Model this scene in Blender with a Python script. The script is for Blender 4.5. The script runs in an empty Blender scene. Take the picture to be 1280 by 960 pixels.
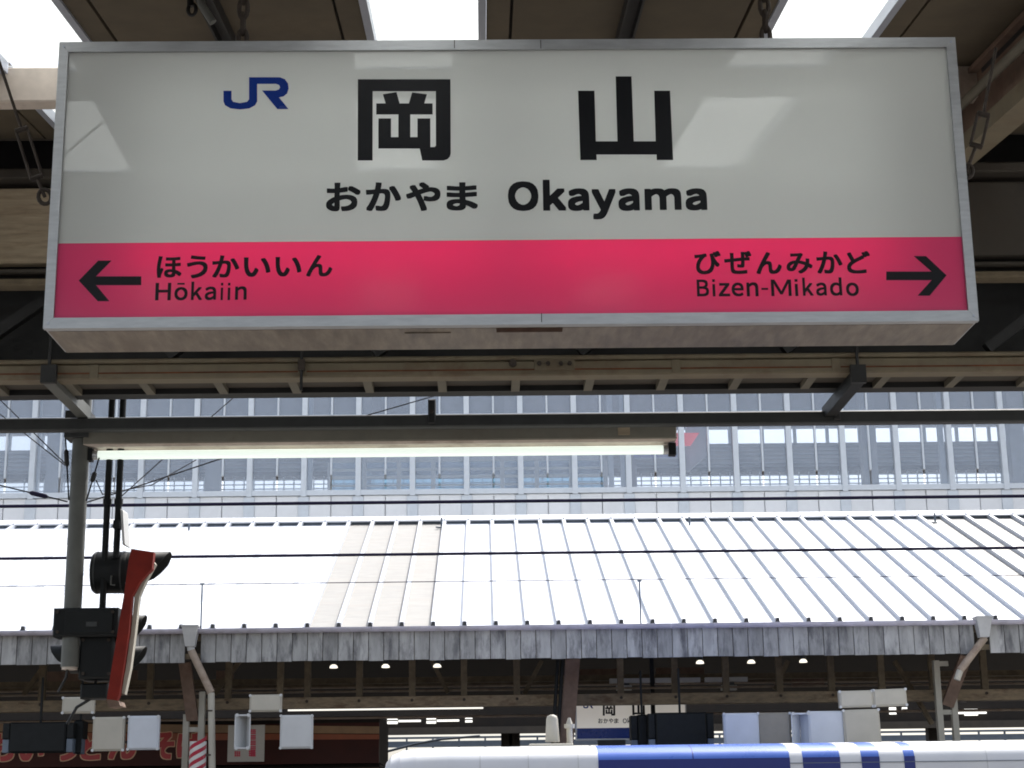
import bpy, bmesh, math, random
from mathutils import Vector, Matrix
random.seed(7)
S = bpy.context.scene
COL = S.collection
R = math.radians

# ------------------------------------------------------------------ camera
CAMZ = 1.55
FPX, PITCH, YAW, ROLL = 2133.0, R(14.40), R(1.04), R(0.77)
_fwd = Vector((math.sin(YAW)*math.cos(PITCH), math.cos(YAW)*math.cos(PITCH), math.sin(PITCH)))
_rt0 = Vector((math.cos(YAW), -math.sin(YAW), 0))
_up0 = _rt0.cross(_fwd)
_rt = math.cos(ROLL)*_rt0 - math.sin(ROLL)*_up0
_up = math.sin(ROLL)*_rt0 + math.cos(ROLL)*_up0
CAM = Vector((0, 0, CAMZ))
cd = bpy.data.cameras.new('camera'); cam = bpy.data.objects.new('camera', cd); COL.objects.link(cam)
cd.sensor_width = 36; cd.lens = 36*FPX/1280; cd.clip_start = 0.05; cd.clip_end = 3000
cam.matrix_world = Matrix(((_rt.x, _up.x, -_fwd.x, 0), (_rt.y, _up.y, -_fwd.y, 0), (_rt.z, _up.z, -_fwd.z, CAMZ), (0, 0, 0, 1)))
S.camera = cam

# ------------------------------------------------------------------ world, sun, exposure
SUN_EL, SUN_AZ = R(56), R(38)          # azimuth clockwise from +Y
w = bpy.data.worlds.new('World'); S.world = w; w.use_nodes = True
nt = w.node_tree; bg = nt.nodes['Background']
sky = nt.nodes.new('ShaderNodeTexSky'); sky.sky_type = 'NISHITA'; sky.sun_disc = False
sky.sun_elevation = SUN_EL; sky.sun_rotation = SUN_AZ
sky.air_density = 1.0; sky.dust_density = 3.5; sky.ozone_density = 1.0
hs = nt.nodes.new('ShaderNodeHueSaturation'); hs.inputs['Saturation'].default_value = .5
nt.links.new(sky.outputs[0], hs.inputs['Color']); nt.links.new(hs.outputs[0], bg.inputs[0]); bg.inputs[1].default_value = 0.13
sl = bpy.data.lights.new('sun', 'SUN'); sl.energy = 2.4; sl.angle = R(0.6); sl.color = (1, .96, .9)
so = bpy.data.objects.new('sun', sl); COL.objects.link(so)
sd = Vector((math.sin(SUN_AZ)*math.cos(SUN_EL), math.cos(SUN_AZ)*math.cos(SUN_EL), math.sin(SUN_EL)))
so.rotation_euler = sd.to_track_quat('Z', 'Y').to_euler()
so.location = (10, 10, 30)
S.view_settings.view_transform = 'Standard'; S.view_settings.look = 'None'
S.view_settings.gamma = 1; S.view_settings.use_curve_mapping = False
S.view_settings.exposure = 1.15
S.render.engine = 'CYCLES'
S.cycles.use_denoising = True
S.cycles.max_bounces = 10; S.cycles.diffuse_bounces = 6; S.cycles.transparent_max_bounces = 12
S.cycles.filter_width = 1.8
S.cycles.caustics_reflective = False; S.cycles.caustics_refractive = False

# ------------------------------------------------------------------ helpers
def ray(u, v):
    return (_fwd + (u-640)/FPX*_rt - (v-480)/FPX*_up)
def P(u, v, Y):                      # point on the plane y = Y seen at photo pixel (u, v)
    d = ray(u, v); return CAM + d*(Y/d.y)
def ZV(v, Y, u=640): return P(u, v, Y).z
def XU(u, v, Y): return P(u, v, Y).x

def mat(name, col, rough=.6, metal=0, var=.15, scale=6, bump=0, stretch=(1, 1, 1), dirt=None, dirt_scale=2.5, dirt_amt=.5, spec=.5, rnd=0, lo=.5):
    m = bpy.data.materials.new(name); m.use_nodes = True
    n, l = m.node_tree.nodes, m.node_tree.links
    b = n['Principled BSDF']; b.inputs['Roughness'].default_value = rough; b.inputs['Metallic'].default_value = metal
    b.inputs['Specular IOR Level'].default_value = spec
    tc = n.new('ShaderNodeTexCoord'); oi = n.new('ShaderNodeObjectInfo')
    add = n.new('ShaderNodeVectorMath'); add.operation = 'ADD'
    mul = n.new('ShaderNodeVectorMath'); mul.operation = 'MULTIPLY'; mul.inputs[1].default_value = stretch
    sc = n.new('ShaderNodeVectorMath'); sc.operation = 'SCALE'; sc.inputs['Scale'].default_value = 37
    cmb = n.new('ShaderNodeCombineXYZ')
    for i in range(3): l.new(oi.outputs['Random'], cmb.inputs[i])
    l.new(cmb.outputs[0], sc.inputs[0]); l.new(tc.outputs['Object'], mul.inputs[0])
    l.new(mul.outputs[0], add.inputs[0]); l.new(sc.outputs[0], add.inputs[1])
    no = n.new('ShaderNodeTexNoise'); no.inputs['Scale'].default_value = scale; no.inputs['Detail'].default_value = 6; no.inputs['Roughness'].default_value = .62
    l.new(add.outputs[0], no.inputs['Vector'])
    rmp = n.new('ShaderNodeMapRange'); rmp.inputs[1].default_value = .3; rmp.inputs[2].default_value = .7
    rmp.inputs[3].default_value = 1-var; rmp.inputs[4].default_value = 1+var
    l.new(no.outputs['Fac'], rmp.inputs[0])
    cm = n.new('ShaderNodeMix'); cm.data_type = 'RGBA'; cm.blend_type = 'MULTIPLY'; cm.inputs[0].default_value = 1
    cm.inputs[6].default_value = (*col, 1); l.new(rmp.outputs[0], cm.inputs[7])
    out = cm.outputs[2]
    if rnd:
        r2 = n.new('ShaderNodeMapRange'); r2.inputs[3].default_value = 1-rnd; r2.inputs[4].default_value = 1+rnd
        l.new(oi.outputs['Random'], r2.inputs[0])
        c2 = n.new('ShaderNodeMix'); c2.data_type = 'RGBA'; c2.blend_type = 'MULTIPLY'; c2.inputs[0].default_value = 1
        l.new(out, c2.inputs[6]); l.new(r2.outputs[0], c2.inputs[7]); out = c2.outputs[2]
    if dirt:
        n2 = n.new('ShaderNodeTexNoise'); n2.inputs['Scale'].default_value = dirt_scale; n2.inputs['Detail'].default_value = 8; n2.inputs['Roughness'].default_value = .7
        l.new(add.outputs[0], n2.inputs['Vector'])
        r3 = n.new('ShaderNodeMapRange'); r3.inputs[1].default_value = lo; r3.inputs[2].default_value = lo+.17; r3.inputs[4].default_value = dirt_amt
        l.new(n2.outputs['Fac'], r3.inputs[0])
        c3 = n.new('ShaderNodeMix'); c3.data_type = 'RGBA'; l.new(r3.outputs[0], c3.inputs[0])
        l.new(out, c3.inputs[6]); c3.inputs[7].default_value = (*dirt, 1); out = c3.outputs[2]
    l.new(out, b.inputs['Base Color'])
    rr = n.new('ShaderNodeMapRange'); rr.inputs[3].default_value = max(0, rough-.08); rr.inputs[4].default_value = min(1, rough+.1)
    if rough > .2: l.new(no.outputs['Fac'], rr.inputs[0]); l.new(rr.outputs[0], b.inputs['Roughness'])
    if bump:
        bp = n.new('ShaderNodeBump'); bp.inputs['Strength'].default_value = bump; bp.inputs['Distance'].default_value = .01
        l.new(no.outputs['Fac'], bp.inputs['Height']); l.new(bp.outputs[0], b.inputs['Normal'])
    return m
def emit(name, col, st):
    m = bpy.data.materials.new(name); m.use_nodes = True
    b = m.node_tree.nodes['Principled BSDF']; b.inputs['Base Color'].default_value = (*col, 1)
    b.inputs['Emission Color'].default_value = (*col, 1); b.inputs['Emission Strength'].default_value = st
    return m
def translucent(name, col, mixf=.85):
    m = bpy.data.materials.new(name); m.use_nodes = True
    n, l = m.node_tree.nodes, m.node_tree.links; n.remove(n['Principled BSDF'])
    t = n.new('ShaderNodeBsdfTranslucent'); t.inputs[0].default_value = (*col, 1)
    d = n.new('ShaderNodeBsdfDiffuse'); d.inputs[0].default_value = (*col, 1)
    tc = n.new('ShaderNodeTexCoord'); no = n.new('ShaderNodeTexNoise'); no.inputs['Scale'].default_value = 5
    l.new(tc.outputs['Object'], no.inputs['Vector'])
    mr = n.new('ShaderNodeMapRange'); mr.inputs[3].default_value = mixf-.08; mr.inputs[4].default_value = mixf+.08; l.new(no.outputs[0], mr.inputs[0])
    x = n.new('ShaderNodeMixShader'); l.new(mr.outputs[0], x.inputs[0])
    l.new(d.outputs[0], x.inputs[1]); l.new(t.outputs[0], x.inputs[2]); l.new(x.outputs[0], n['Material Output'].inputs[0])
    return m
def glass(name, tint, refl=.12):
    m = bpy.data.materials.new(name); m.use_nodes = True
    n, l = m.node_tree.nodes, m.node_tree.links; n.remove(n['Principled BSDF'])
    t = n.new('ShaderNodeBsdfTransparent'); t.inputs[0].default_value = (*tint, 1)
    g = n.new('ShaderNodeBsdfGlossy'); g.inputs[0].default_value = (.8, .87, 1, 1); g.inputs[1].default_value = .06
    d = n.new('ShaderNodeBsdfDiffuse'); d.inputs[0].default_value = (.66, .70, .745, 1)  # pale diffuse veil mixed into the panes as painted haze
    fr = n.new('ShaderNodeFresnel'); fr.inputs[0].default_value = 1.5
    a = n.new('ShaderNodeMath'); a.operation = 'ADD'; a.inputs[1].default_value = refl; l.new(fr.outputs[0], a.inputs[0])
    tc = n.new('ShaderNodeTexCoord'); no = n.new('ShaderNodeTexNoise'); no.inputs['Scale'].default_value = 1.2; no.inputs['Detail'].default_value = 5
    l.new(tc.outputs['Object'], no.inputs['Vector'])
    mr = n.new('ShaderNodeMapRange'); mr.inputs[3].default_value = .10; mr.inputs[4].default_value = .32; l.new(no.outputs[0], mr.inputs[0])
    x0 = n.new('ShaderNodeMixShader'); l.new(mr.outputs[0], x0.inputs[0]); l.new(t.outputs[0], x0.inputs[1]); l.new(d.outputs[0], x0.inputs[2])
    x = n.new('ShaderNodeMixShader'); l.new(a.outputs[0], x.inputs[0]); l.new(x0.outputs[0], x.inputs[1]); l.new(g.outputs[0], x.inputs[2])
    l.new(x.outputs[0], n['Material Output'].inputs[0])
    return m

def backlit(name, col, rough, mixf, var=.02, spec=.5):
    m = mat(name, col, rough, 0, var, 2, 0, spec=spec); n, l = m.node_tree.nodes, m.node_tree.links
    t = n.new('ShaderNodeBsdfTranslucent'); t.inputs[0].default_value = (*[min(1, c*1.15) for c in col], 1)
    x = n.new('ShaderNodeMixShader'); x.inputs[0].default_value = mixf
    l.new(n['Principled BSDF'].outputs[0], x.inputs[1]); l.new(t.outputs[0], x.inputs[2]); l.new(x.outputs[0], n['Material Output'].inputs[0])
    return m
class MB:
    def __init__(s): s.v = []; s.f = []; s.sm = []
    def add(s, vs, fs, smooth=False):
        o = len(s.v); s.v += [Vector(p) for p in vs]; s.f += [tuple(i+o for i in f) for f in fs]; s.sm += [smooth]*len(fs); return s
    def hexa(s, a):                  # 8 points: bottom ring then top ring
        return s.add(a, [(3, 2, 1, 0), (4, 5, 6, 7), (0, 1, 5, 4), (1, 2, 6, 5), (2, 3, 7, 6), (3, 0, 4, 7)])
    def box(s, x0, x1, y0, y1, z0, z1):
        return s.hexa([(x0, y0, z0), (x1, y0, z0), (x1, y1, z0), (x0, y1, z0), (x0, y0, z1), (x1, y0, z1), (x1, y1, z1), (x0, y1, z1)])
    def beam(s, p, q, wd, ht, up=(0, 0, 1)):   # box along p-q
        p, q = Vector(p), Vector(q); d = (q-p).normalized(); u = Vector(up)
        sx = d.cross(u)
        if sx.length < 1e-4: sx = d.cross(Vector((0, 1, 0)))
        sx.normalize(); uz = sx.cross(d).normalized(); a, b = sx*wd/2, uz*ht/2
        return s.hexa([p-a-b, p+a-b, q+a-b, q-a-b, p-a+b, p+a+b, q+a+b, q-a+b])
    def bbox_(s, x0, x1, y0, y1, z0, z1, c=.006):   # box with chamfered long edges (front face)
        s.hexa([(x0, y0+c, z0), (x1, y0+c, z0), (x1, y1, z0), (x0, y1, z0), (x0, y0+c, z1), (x1, y0+c, z1), (x1, y1, z1), (x0, y1, z1)])
        return s.hexa([(x0+c, y0, z0+c), (x1-c, y0, z0+c), (x1, y0+c, z0), (x0, y0+c, z0), (x0+c, y0, z1-c), (x1-c, y0, z1-c), (x1, y0+c, z1), (x0, y0+c, z1)])
    def tube(s, pts, r, n=10, cap=True):
        pts = [Vector(p) for p in pts]; rs = r if isinstance(r, (list, tuple)) else [r]*len(pts)
        vs = []; ref = None
        for i, p in enumerate(pts):
            d = (pts[min(i+1, len(pts)-1)]-pts[max(i-1, 0)]).normalized()
            if ref is None: ref = d.cross(Vector((0, 0, 1)) if abs(d.z) < .9 else Vector((0, 1, 0))).normalized()
            ref = (ref-d*ref.dot(d)).normalized(); b = d.cross(ref)
            vs += [p+(ref*math.cos(2*math.pi*k/n)+b*math.sin(2*math.pi*k/n))*rs[i] for k in range(n)]
        fs = [(i*n+k, i*n+(k+1) % n, (i+1)*n+(k+1) % n, (i+1)*n+k) for i in range(len(pts)-1) for k in range(n)]
        s.add(vs, fs, True)
        if cap: s.add(vs[:n], [tuple(reversed(range(n)))]); s.add(vs[-n:], [tuple(range(n))])
        return s
    def prism(s, poly, d):           # planar polygon (3D points) swept along the vector d
        poly = [Vector(p) for p in poly]; n = len(poly); d = Vector(d)
        return s.add(poly+[p+d for p in poly], [tuple(range(n)), tuple(reversed(range(n, 2*n)))]+[(i, i+n, (i+1) % n+n, (i+1) % n) for i in range(n)])
    def ring(s, c, ax1, ax2, r1, r2, t, n=14, m=6):     # chain link
        c, a, b = Vector(c), Vector(ax1).normalized(), Vector(ax2).normalized(); nz = a.cross(b); vs = []
        for i in range(n):
            th = 2*math.pi*i/n; o = c+a*r1*math.cos(th)+b*r2*math.sin(th); rad = (a*math.cos(th)+b*math.sin(th)).normalized()
            vs += [o+(rad*math.cos(2*math.pi*k/m)+nz*math.sin(2*math.pi*k/m))*t for k in range(m)]
        return s.add(vs, [(i*m+k, ((i+1) % n)*m+k, ((i+1) % n)*m+(k+1) % m, i*m+(k+1) % m) for i in range(n) for k in range(m)], True)
    def build(s, name, m, parent=None, wl=Vector((0, 0, 0)), fix=True):
        me = bpy.data.meshes.new(name); o0 = wl
        me.from_pydata([p-o0 for p in s.v], [], s.f); me.polygons.foreach_set('use_smooth', s.sm)
        if fix:
            bm = bmesh.new(); bm.from_mesh(me); bmesh.ops.recalc_face_normals(bm, faces=bm.faces); bm.to_mesh(me); bm.free()
        if m: me.materials.append(m)
        o = bpy.data.objects.new(name, me); COL.objects.link(o)
        if parent: o.parent = parent
        return o

class T:                              # a thing: an Empty at its base, parts in world coordinates
    def __init__(s, name, label, cat, loc, group=None):
        s.loc = Vector(loc); s.e = bpy.data.objects.new(name, None); COL.objects.link(s.e)
        s.e.location = s.loc; s.e.empty_display_size = .1; s.e['label'] = label; s.e['category'] = cat
        if group: s.e['group'] = group
    def part(s, name, mb, m, parent=None, label=None, stuff=False):
        o = mb.build(name, m, parent or s.e, s.loc)
        if label: o['label'] = label
        if stuff: o['kind'] = 'stuff'
        return o
    def copy_part(s, o, off, m=None, mesh=None):
        c = o.copy(); COL.objects.link(c); c.parent = o.parent; c.location = o.location+Vector(off)
        if m: c.data = o.data.copy(); c.data.materials[0] = m
        return c
def single(name, mb, m, label, cat, group=None):
    lo = Vector([min(p[i] for p in mb.v) for i in range(3)]); hi = Vector([max(p[i] for p in mb.v) for i in range(3)])
    c = (lo+hi)/2; o = mb.build(name, m, None, c); o.location = c; o['label'] = label; o['category'] = cat
    if group: o['group'] = group
    return o
def struct(name, mb, m):
    o = mb.build(name, m); o['kind'] = 'structure'; return o
def dup(root, off, label=None, group=None):
    off = Vector(off); r = root.copy(); COL.objects.link(r); r.location = root.location+off
    if label: r['label'] = label
    for ch in list(root.children):
        c = ch.copy(); COL.objects.link(c); c.parent = r
        for g in list(ch.children):
            d = g.copy(); COL.objects.link(d); d.parent = c
    return r

# ------------------------------------------------------------------ materials
M = dict(
    alu=mat('brushed_aluminium', (.50, .51, .52), .38, .85, .1, 14, .03, (1, 1, 6)),
    under=mat('stained_reflection_steel', (.29, .245, .195), .34, .75, .35, 30, .15, (1, .22, 1), (.19, .15, .11), 14, .5),  # streaky noise paints in mirrored streaks along with the dirt
    face=backlit('white_acrylic', (.71, .725, .70), .012, .30, .015, 1.0),
    pink=backlit('pink_film', (.91, .12, .30), .10, .43),
    ink=mat('black_print', (.008, .008, .010), .3, 0, .05, 4, 0, spec=.25),
    blue=mat('blue_print', (.006, .035, .26), .25, 0, .05, 4, 0),
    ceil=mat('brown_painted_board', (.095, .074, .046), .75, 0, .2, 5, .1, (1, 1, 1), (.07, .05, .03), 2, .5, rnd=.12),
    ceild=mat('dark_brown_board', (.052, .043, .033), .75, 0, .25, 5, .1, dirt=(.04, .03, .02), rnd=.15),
    black=mat('black_steel', (.012, .012, .012), .6, 0, .3, 20, .1),
    hous=mat('olive_grey_paint', (.19, .18, .145), .55, 0, .15, 6, .05, dirt=(.08, .06, .04), dirt_scale=3),
    beige2=mat('brown_bracket_paint', (.13, .115, .085), .6, 0, .2, 7, .08),
    iron=mat('rusty_dark_iron', (.05, .038, .03), .7, .3, .4, 25, .3),
    beige=mat('beige_painted_steel', (.165, .135, .085), .55, 0, .15, 7, .08, (1, 1, 1), (.10, .055, .025), 4, .6),
    beigel=mat('pale_beige_paint', (.58, .50, .43), .55, 0, .15, 9, .1, (1, 1, 1), (.25, .17, .12), 6, .5),
    ply=mat('weathered_plywood', (.36, .29, .20), .8, 0, .25, 5, .1, (1, 1, 8), (.2, .14, .09), 4, .6),
    rust=mat('rust_streak', (.13, .045, .02), .9, 0, .4, 12, .1),
    frame_w=mat('grey_blue_metal', (.45, .48, .55), .4, .3, .06, 9, 0),
    grey=mat('grey_painted_steel', (.115, .12, .11), .5, 0, .15, 9, .06),
    dgrey=mat('dark_grey_steel', (.034, .037, .037), .55, 0, .25, 11, .08),
    dark=mat('near_black_paint', (.009, .0105, .011), .55, 0, .3, 11, .08, spec=.22),
    red=mat('red_paint', (.20, .020, .013), .7, 0, .2, 11, .05, dirt=(.12, .02, .015), dirt_scale=6, spec=.2),
    white=mat('white_paint', (.78, .78, .76), .5, 0, .05, 8, .03),
    wire=mat('black_cable', (.010, .010, .014), .8, 0, .2, 30, 0, spec=.08),
    wirep=mat('weathered_cable', (.022, .02, .045), .8, 0, .2, 30, 0, spec=.08),
    roof=mat('pale_roof_sheet', (.68, .71, .75), .45, .1, .06, 3, .04, (1, 1, 1), (.55, .54, .52), 1.5, .35),
    roofs=mat('stained_roof_sheet', (.315, .308, .29), .55, 0, .12, 3, .05, (1, 4, 1), (.33, .3, .27), 2, .7),
    rib=mat('roof_rib_metal', (.48, .51, .56), .45, .1, .08, 8, .03),
    roofcap=mat('ridge_flashing', (.7, .71, .73), .45, .1, .06, 6, .03),
    gutter=mat('lilac_grey_gutter', (.43, .41, .47), .5, 0, .12, 6, .04, dirt=(.25, .23, .24), dirt_scale=4),
    plank=mat('weathered_grey_plank', (.33, .33, .322), .85, 0, .24, 6, .25, (1.6, 1, .4), (.075, .075, .082), 3.6, .85, rnd=.22, lo=.475),
    rafter=mat('old_brown_timber', (.135, .105, .066), .85, 0, .3, 9, .2, (1, 1, 1), (.06, .045, .03), 3, .7, rnd=.15),
    girder=mat('rusty_beige_girder', (.24, .185, .12), .8, 0, .3, 7, .2, (1, 1, 3), (.10, .055, .03), 4, .8),
    rustbeam=mat('rust_brown_steel', (.17, .112, .082), .8, 0, .25, 9, .15, dirt=(.12, .06, .04), dirt_scale=5),
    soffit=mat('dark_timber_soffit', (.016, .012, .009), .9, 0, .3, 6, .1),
    pipe=mat('grey_drain_pipe', (.42, .42, .41), .5, 0, .1, 7, .04),
    pipeb=mat('brown_drain_pipe', (.30, .235, .18), .6, 0, .2, 7, .06, dirt=(.15, .08, .05), dirt_scale=5),
    boxb=mat('beige_cabinet_paint', (.42, .395, .33), .5, 0, .06, 5, .03, rnd=.08),
    boxg=mat('grey_cabinet_paint', (.52, .53, .53), .5, 0, .05, 5, .03),
    boxw=mat('bluish_white_cabinet_paint', (.52, .55, .59), .45, 0, .05, 5, .03),
    boxd=mat('brown_grey_cabinet_paint', (.24, .22, .18), .55, 0, .1, 5, .04),
    slate=mat('slate_blue_panel', (.12, .15, .19), .5, 0, .1, 6, .03),
    board=mat('dark_brown_signboard', (.05, .012, .008), .5, 0, .15, 5, .02, spec=.2),
    orange=mat('orange_brown_stripe', (.30, .075, .025), .4, 0, .15, 5, .02),
    tan=mat('tan_stripe', (.30, .18, .09), .4, 0, .15, 5, .02),
    cream=mat('cream_outline', (.66, .40, .24), .5, 0, .1, 5, 0),
    sred=mat('red_lettering', (.46, .035, .035), .4, 0, .1, 5, 0),
    poster=mat('grey_white_notice', (.42, .38, .32), .6, 0, .06, 5, 0),
    pred=mat('crimson_print', (.48, .02, .05), .5, 0, .06, 5, 0),
    train=mat('white_train_paint', (.62, .63, .65), .42, 0, .05, 2, .02, dirt=(.66, .66, .64), dirt_scale=1.5, dirt_amt=.4),
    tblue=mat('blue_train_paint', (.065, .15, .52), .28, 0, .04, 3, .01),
    tshade_joint=mat('shaded_blue_and_joint_paint', (.010, .022, .17), .3, 0, .05, 3, .01),  # shaded copy of the blue train paint, also used for a joint
    mull=mat('pale_grey_aluminium', (.66, .70, .74), .4, .2, .05, 5, .02),
    spand=mat('pale_wall_panel', (.82, .83, .84), .5, 0, .04, 3, .02, rnd=.04),
    back=mat('blue_grey_inner_wall', (.45, .475, .51), .7, 0, .12, 3, .05),
    louver=mat('ribbed_inner_panel', (.44, .43, .44), .7, 0, .18, 4, .05, (1, 1, 10)),
    ballast=mat('grey_brown_ballast', (.17, .155, .14), .95, 0, .35, 30, .4),
    conc=mat('platform_concrete', (.23, .225, .215), .9, 0, .15, 4, .1, dirt=(.2, .19, .18)),
    rail=mat('rusty_rail', (.16, .10, .07), .5, .6, .2, 10, .05),
    tube=emit('lit_tube', (.90, 1, .92), .33),
    inner=emit('dim_inner_tube', (.98, .98, 1), 4.4),
    tubew=emit('lit_white_tube', (1, .97, .88), .5),
    litface=emit('lit_sign_face', (.85, .80, .72), .14),
    lamp=emit('lit_lamp_dome', (1, .93, .78), .6),
    redsign=emit('lit_red_sign', (1, .05, .05), .22),
    skyl=translucent('milky_skylight', (.85, .87, .86)),
    glass=glass('pale_blue_glass', (.90, .93, .97), .05),
    glassb=glass('cyan_tinted_glass', (.55, .75, .85), .08),
)

# ------------------------------------------------------------------ ground, platforms, tracks
struct('ground', MB().box(-1500, 1500, -1500, 2500, -1.6, -1.15), M['ballast'])
NEAR_EDGE, OPP_EDGE = 8.6, 22.4
struct('near_platform', MB().box(-40, 40, -3.0, NEAR_EDGE, -1.149, 0), M['conc'])
struct('opposite_platform', MB().box(-60, 60, OPP_EDGE, 37.5, -1.149, 0), M['conc'])
for i, yc in enumerate((11.2, 15.4, 20.4, -5.5)):
    mb = MB()
    for s in (-.53, .53): mb.box(-60, 60, yc+s-.035, yc+s+.035, -1.148, -1.0)
    o = mb.build('rail_track', M['rail']); o['kind'] = 'structure'

# ------------------------------------------------------------------ text helpers
def glyph_data(ch):
    c = bpy.data.curves.new('glyph', 'FONT'); c.body = ch; c.resolution_u = 5
    o = bpy.data.objects.new('glyph', c); COL.objects.link(o)
    dg = bpy.context.evaluated_depsgraph_get(); me = bpy.data.meshes.new_from_object(o.evaluated_get(dg))
    vs = [(v.co.x, v.co.y) for v in me.vertices]; fs = [tuple(p.vertices) for p in me.polygons]
    bpy.data.objects.remove(o); bpy.data.curves.remove(c); bpy.data.meshes.remove(me)
    return vs, fs
_gc = {}
def put_glyph(mb, ch, a, b, c, d, y, r):
    """glyph thickened by r (em units), its outline fitted to the box x a..b, z c..d on the plane y"""
    if ch == 'ｉ':                   # plain stem and dot
        h = d-c; mx = (b-a)*.06
        for z0, z1 in ((c, c+h*.72), (c+h*.845, d)):
            mb.add([(a+mx, y, z0), (b-mx, y, z0), (b-mx, y, z1), (a+mx, y, z1)], [(0, 1, 2, 3)])
        return
    if ch not in _gc: _gc[ch] = glyph_data(ch)
    vs, fs = _gc[ch]
    x0, x1 = min(v[0] for v in vs)-r, max(v[0] for v in vs)+r
    z0, z1 = min(v[1] for v in vs)-r, max(v[1] for v in vs)+r
    offs = [(0, 0)]
    if r:
        for k in range(16):
            th = k*math.pi/8; cx, cz = math.cos(th), math.sin(th); q = max(abs(cx), abs(cz)); q = 1+(1/q-1)*.85
            offs.append((cx*q*r, cz*q*r))
    for i, (ox, oz) in enumerate(offs):
        yy = y-i*.00004
        mb.add([(a+(vx+ox-x0)/(x1-x0)*(b-a), yy, c+(vz+oz-z0)/(z1-z0)*(d-c)) for vx, vz in vs], [tuple(reversed(f)) for f in fs])
def put_px(mb, ch, crop, bx, Y, yoff, r):
    ou, ov, k = crop; u0, u1, v0, v1 = bx
    a = P(ou+u0/k, ov+(v0+v1)/2/k, Y); b = P(ou+u1/k, ov+(v0+v1)/2/k, Y)
    c = P(ou+(u0+u1)/2/k, ov+v1/k, Y); d = P(ou+(u0+u1)/2/k, ov+v0/k, Y)
    put_glyph(mb, ch, a.x, b.x, c.z, d.z, yoff, r)
def poly_px(mb, pts, crop, Y, yoff, th=.0008, remap=None):
    ou, ov, k = crop; q = []
    for u, v in pts:
        u, v = ou+u/k, ov+v/k
        if remap: u, v = remap(u, v)
        p = P(u, v, Y); q.append((p.x, yoff, p.z))
    mb.prism(q, (0, th, 0))
C_KAN = (420, 60, 4.364); C_YAM = (640, 60, 2.7826); C_LOGO = (60, 60, 3.5556)
OKA = [[(119, 168), (624, 168), (626, 572), (621, 590), (608, 604), (586, 611), (470, 611), (456, 545), (515, 545), (515, 538), (538, 538), (545, 530), (544, 233), (200, 233), (199, 611), (118, 611)],
       [(255, 250), (330, 238), (348, 304), (271, 304)], [(415, 240), (496, 250), (480, 304), (396, 304)],
       [(219, 300), (527, 300), (527, 360), (219, 360)],
       [(340, 357), (405, 357), (405, 484), (444, 484), (444, 382), (514, 382), (515, 546), (231, 546), (231, 382), (300, 382), (300, 484), (340, 484)]]
YAMA = [[(230, 147), (287, 147), (292, 323), (367, 323), (361, 97), (416, 97), (424, 323), (500, 323), (495, 147), (550, 147), (561, 388), (504, 388), (503, 369), (294, 369), (295, 388), (238, 388)]]
LOGO = [(779, 188), (815, 188), (815, 226), (822, 237), (852, 243), (884, 237), (893, 226), (893, 128), (1030, 128), (1052, 136), (1066, 155), (1069, 178), (1062, 200), (1046, 213), (1026, 217), (1068, 269), (1018, 269), (951, 187), (1012, 187), (1026, 182), (1031, 172), (1026, 162), (1012, 157), (929, 157), (929, 235), (920, 252), (895, 266), (852, 271), (810, 266), (786, 252), (779, 236)]

# ------------------------------------------------------------------ the near canopy: V-shaped ceiling, valley just behind the sign
YV, HV = 5.03, 2.76+CAMZ
SF, SN = .142, .118
YE, YN = 7.42, -2.2
def cz(y): return HV+(SF*(y-YV) if y >= YV else SN*(YV-y))
def onceil(u, v):                    # photo pixel to the far slope of the ceiling
    d = ray(u, v); t = (HV-SF*YV-CAMZ)/(d.z-SF*d.y); return CAM+d*t
strip_c = [onceil(533.5, 50).x, onceil(1021.5, 50).x, onceil(39, 50).x]
PIT = (strip_c[1]-strip_c[2])/2; SW = onceil(598, 50).x-onceil(469, 50).x
centers = [strip_c[0]+PIT*k for k in (-3, -2, -1, 0, 1, 2, 3)]
ca = T('platform_canopy', 'brown boarded canopy with milky skylight strips above the large pink and white name sign', 'canopy', (0, YV, HV))
def sk_(y): return 0 if y >= YV else -.068*(YV-y)      # near-side panels skewed to place their reflections in the sign
def slab(mb, x0, x1, y0, y1, dz0, dz1):
    a, b = sk_(y0), sk_(y1)
    mb.hexa([(x0+a, y0, cz(y0)+dz0), (x1+a, y0, cz(y0)+dz0), (x1+b, y1, cz(y1)+dz0), (x0+b, y1, cz(y1)+dz0), (x0+a, y0, cz(y0)+dz1), (x1+a, y0, cz(y0)+dz1), (x1+b, y1, cz(y1)+dz1), (x0+b, y1, cz(y1)+dz1)])
    return mb
SKY_FAR = [(YV+.14, 6.36), (6.42, 7.24)]
SKY_NEAR = [(3.38, YV-.14), (1.80, 3.06), (-1.9, -.9)]
FL = .115                            # flanking board width
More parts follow.
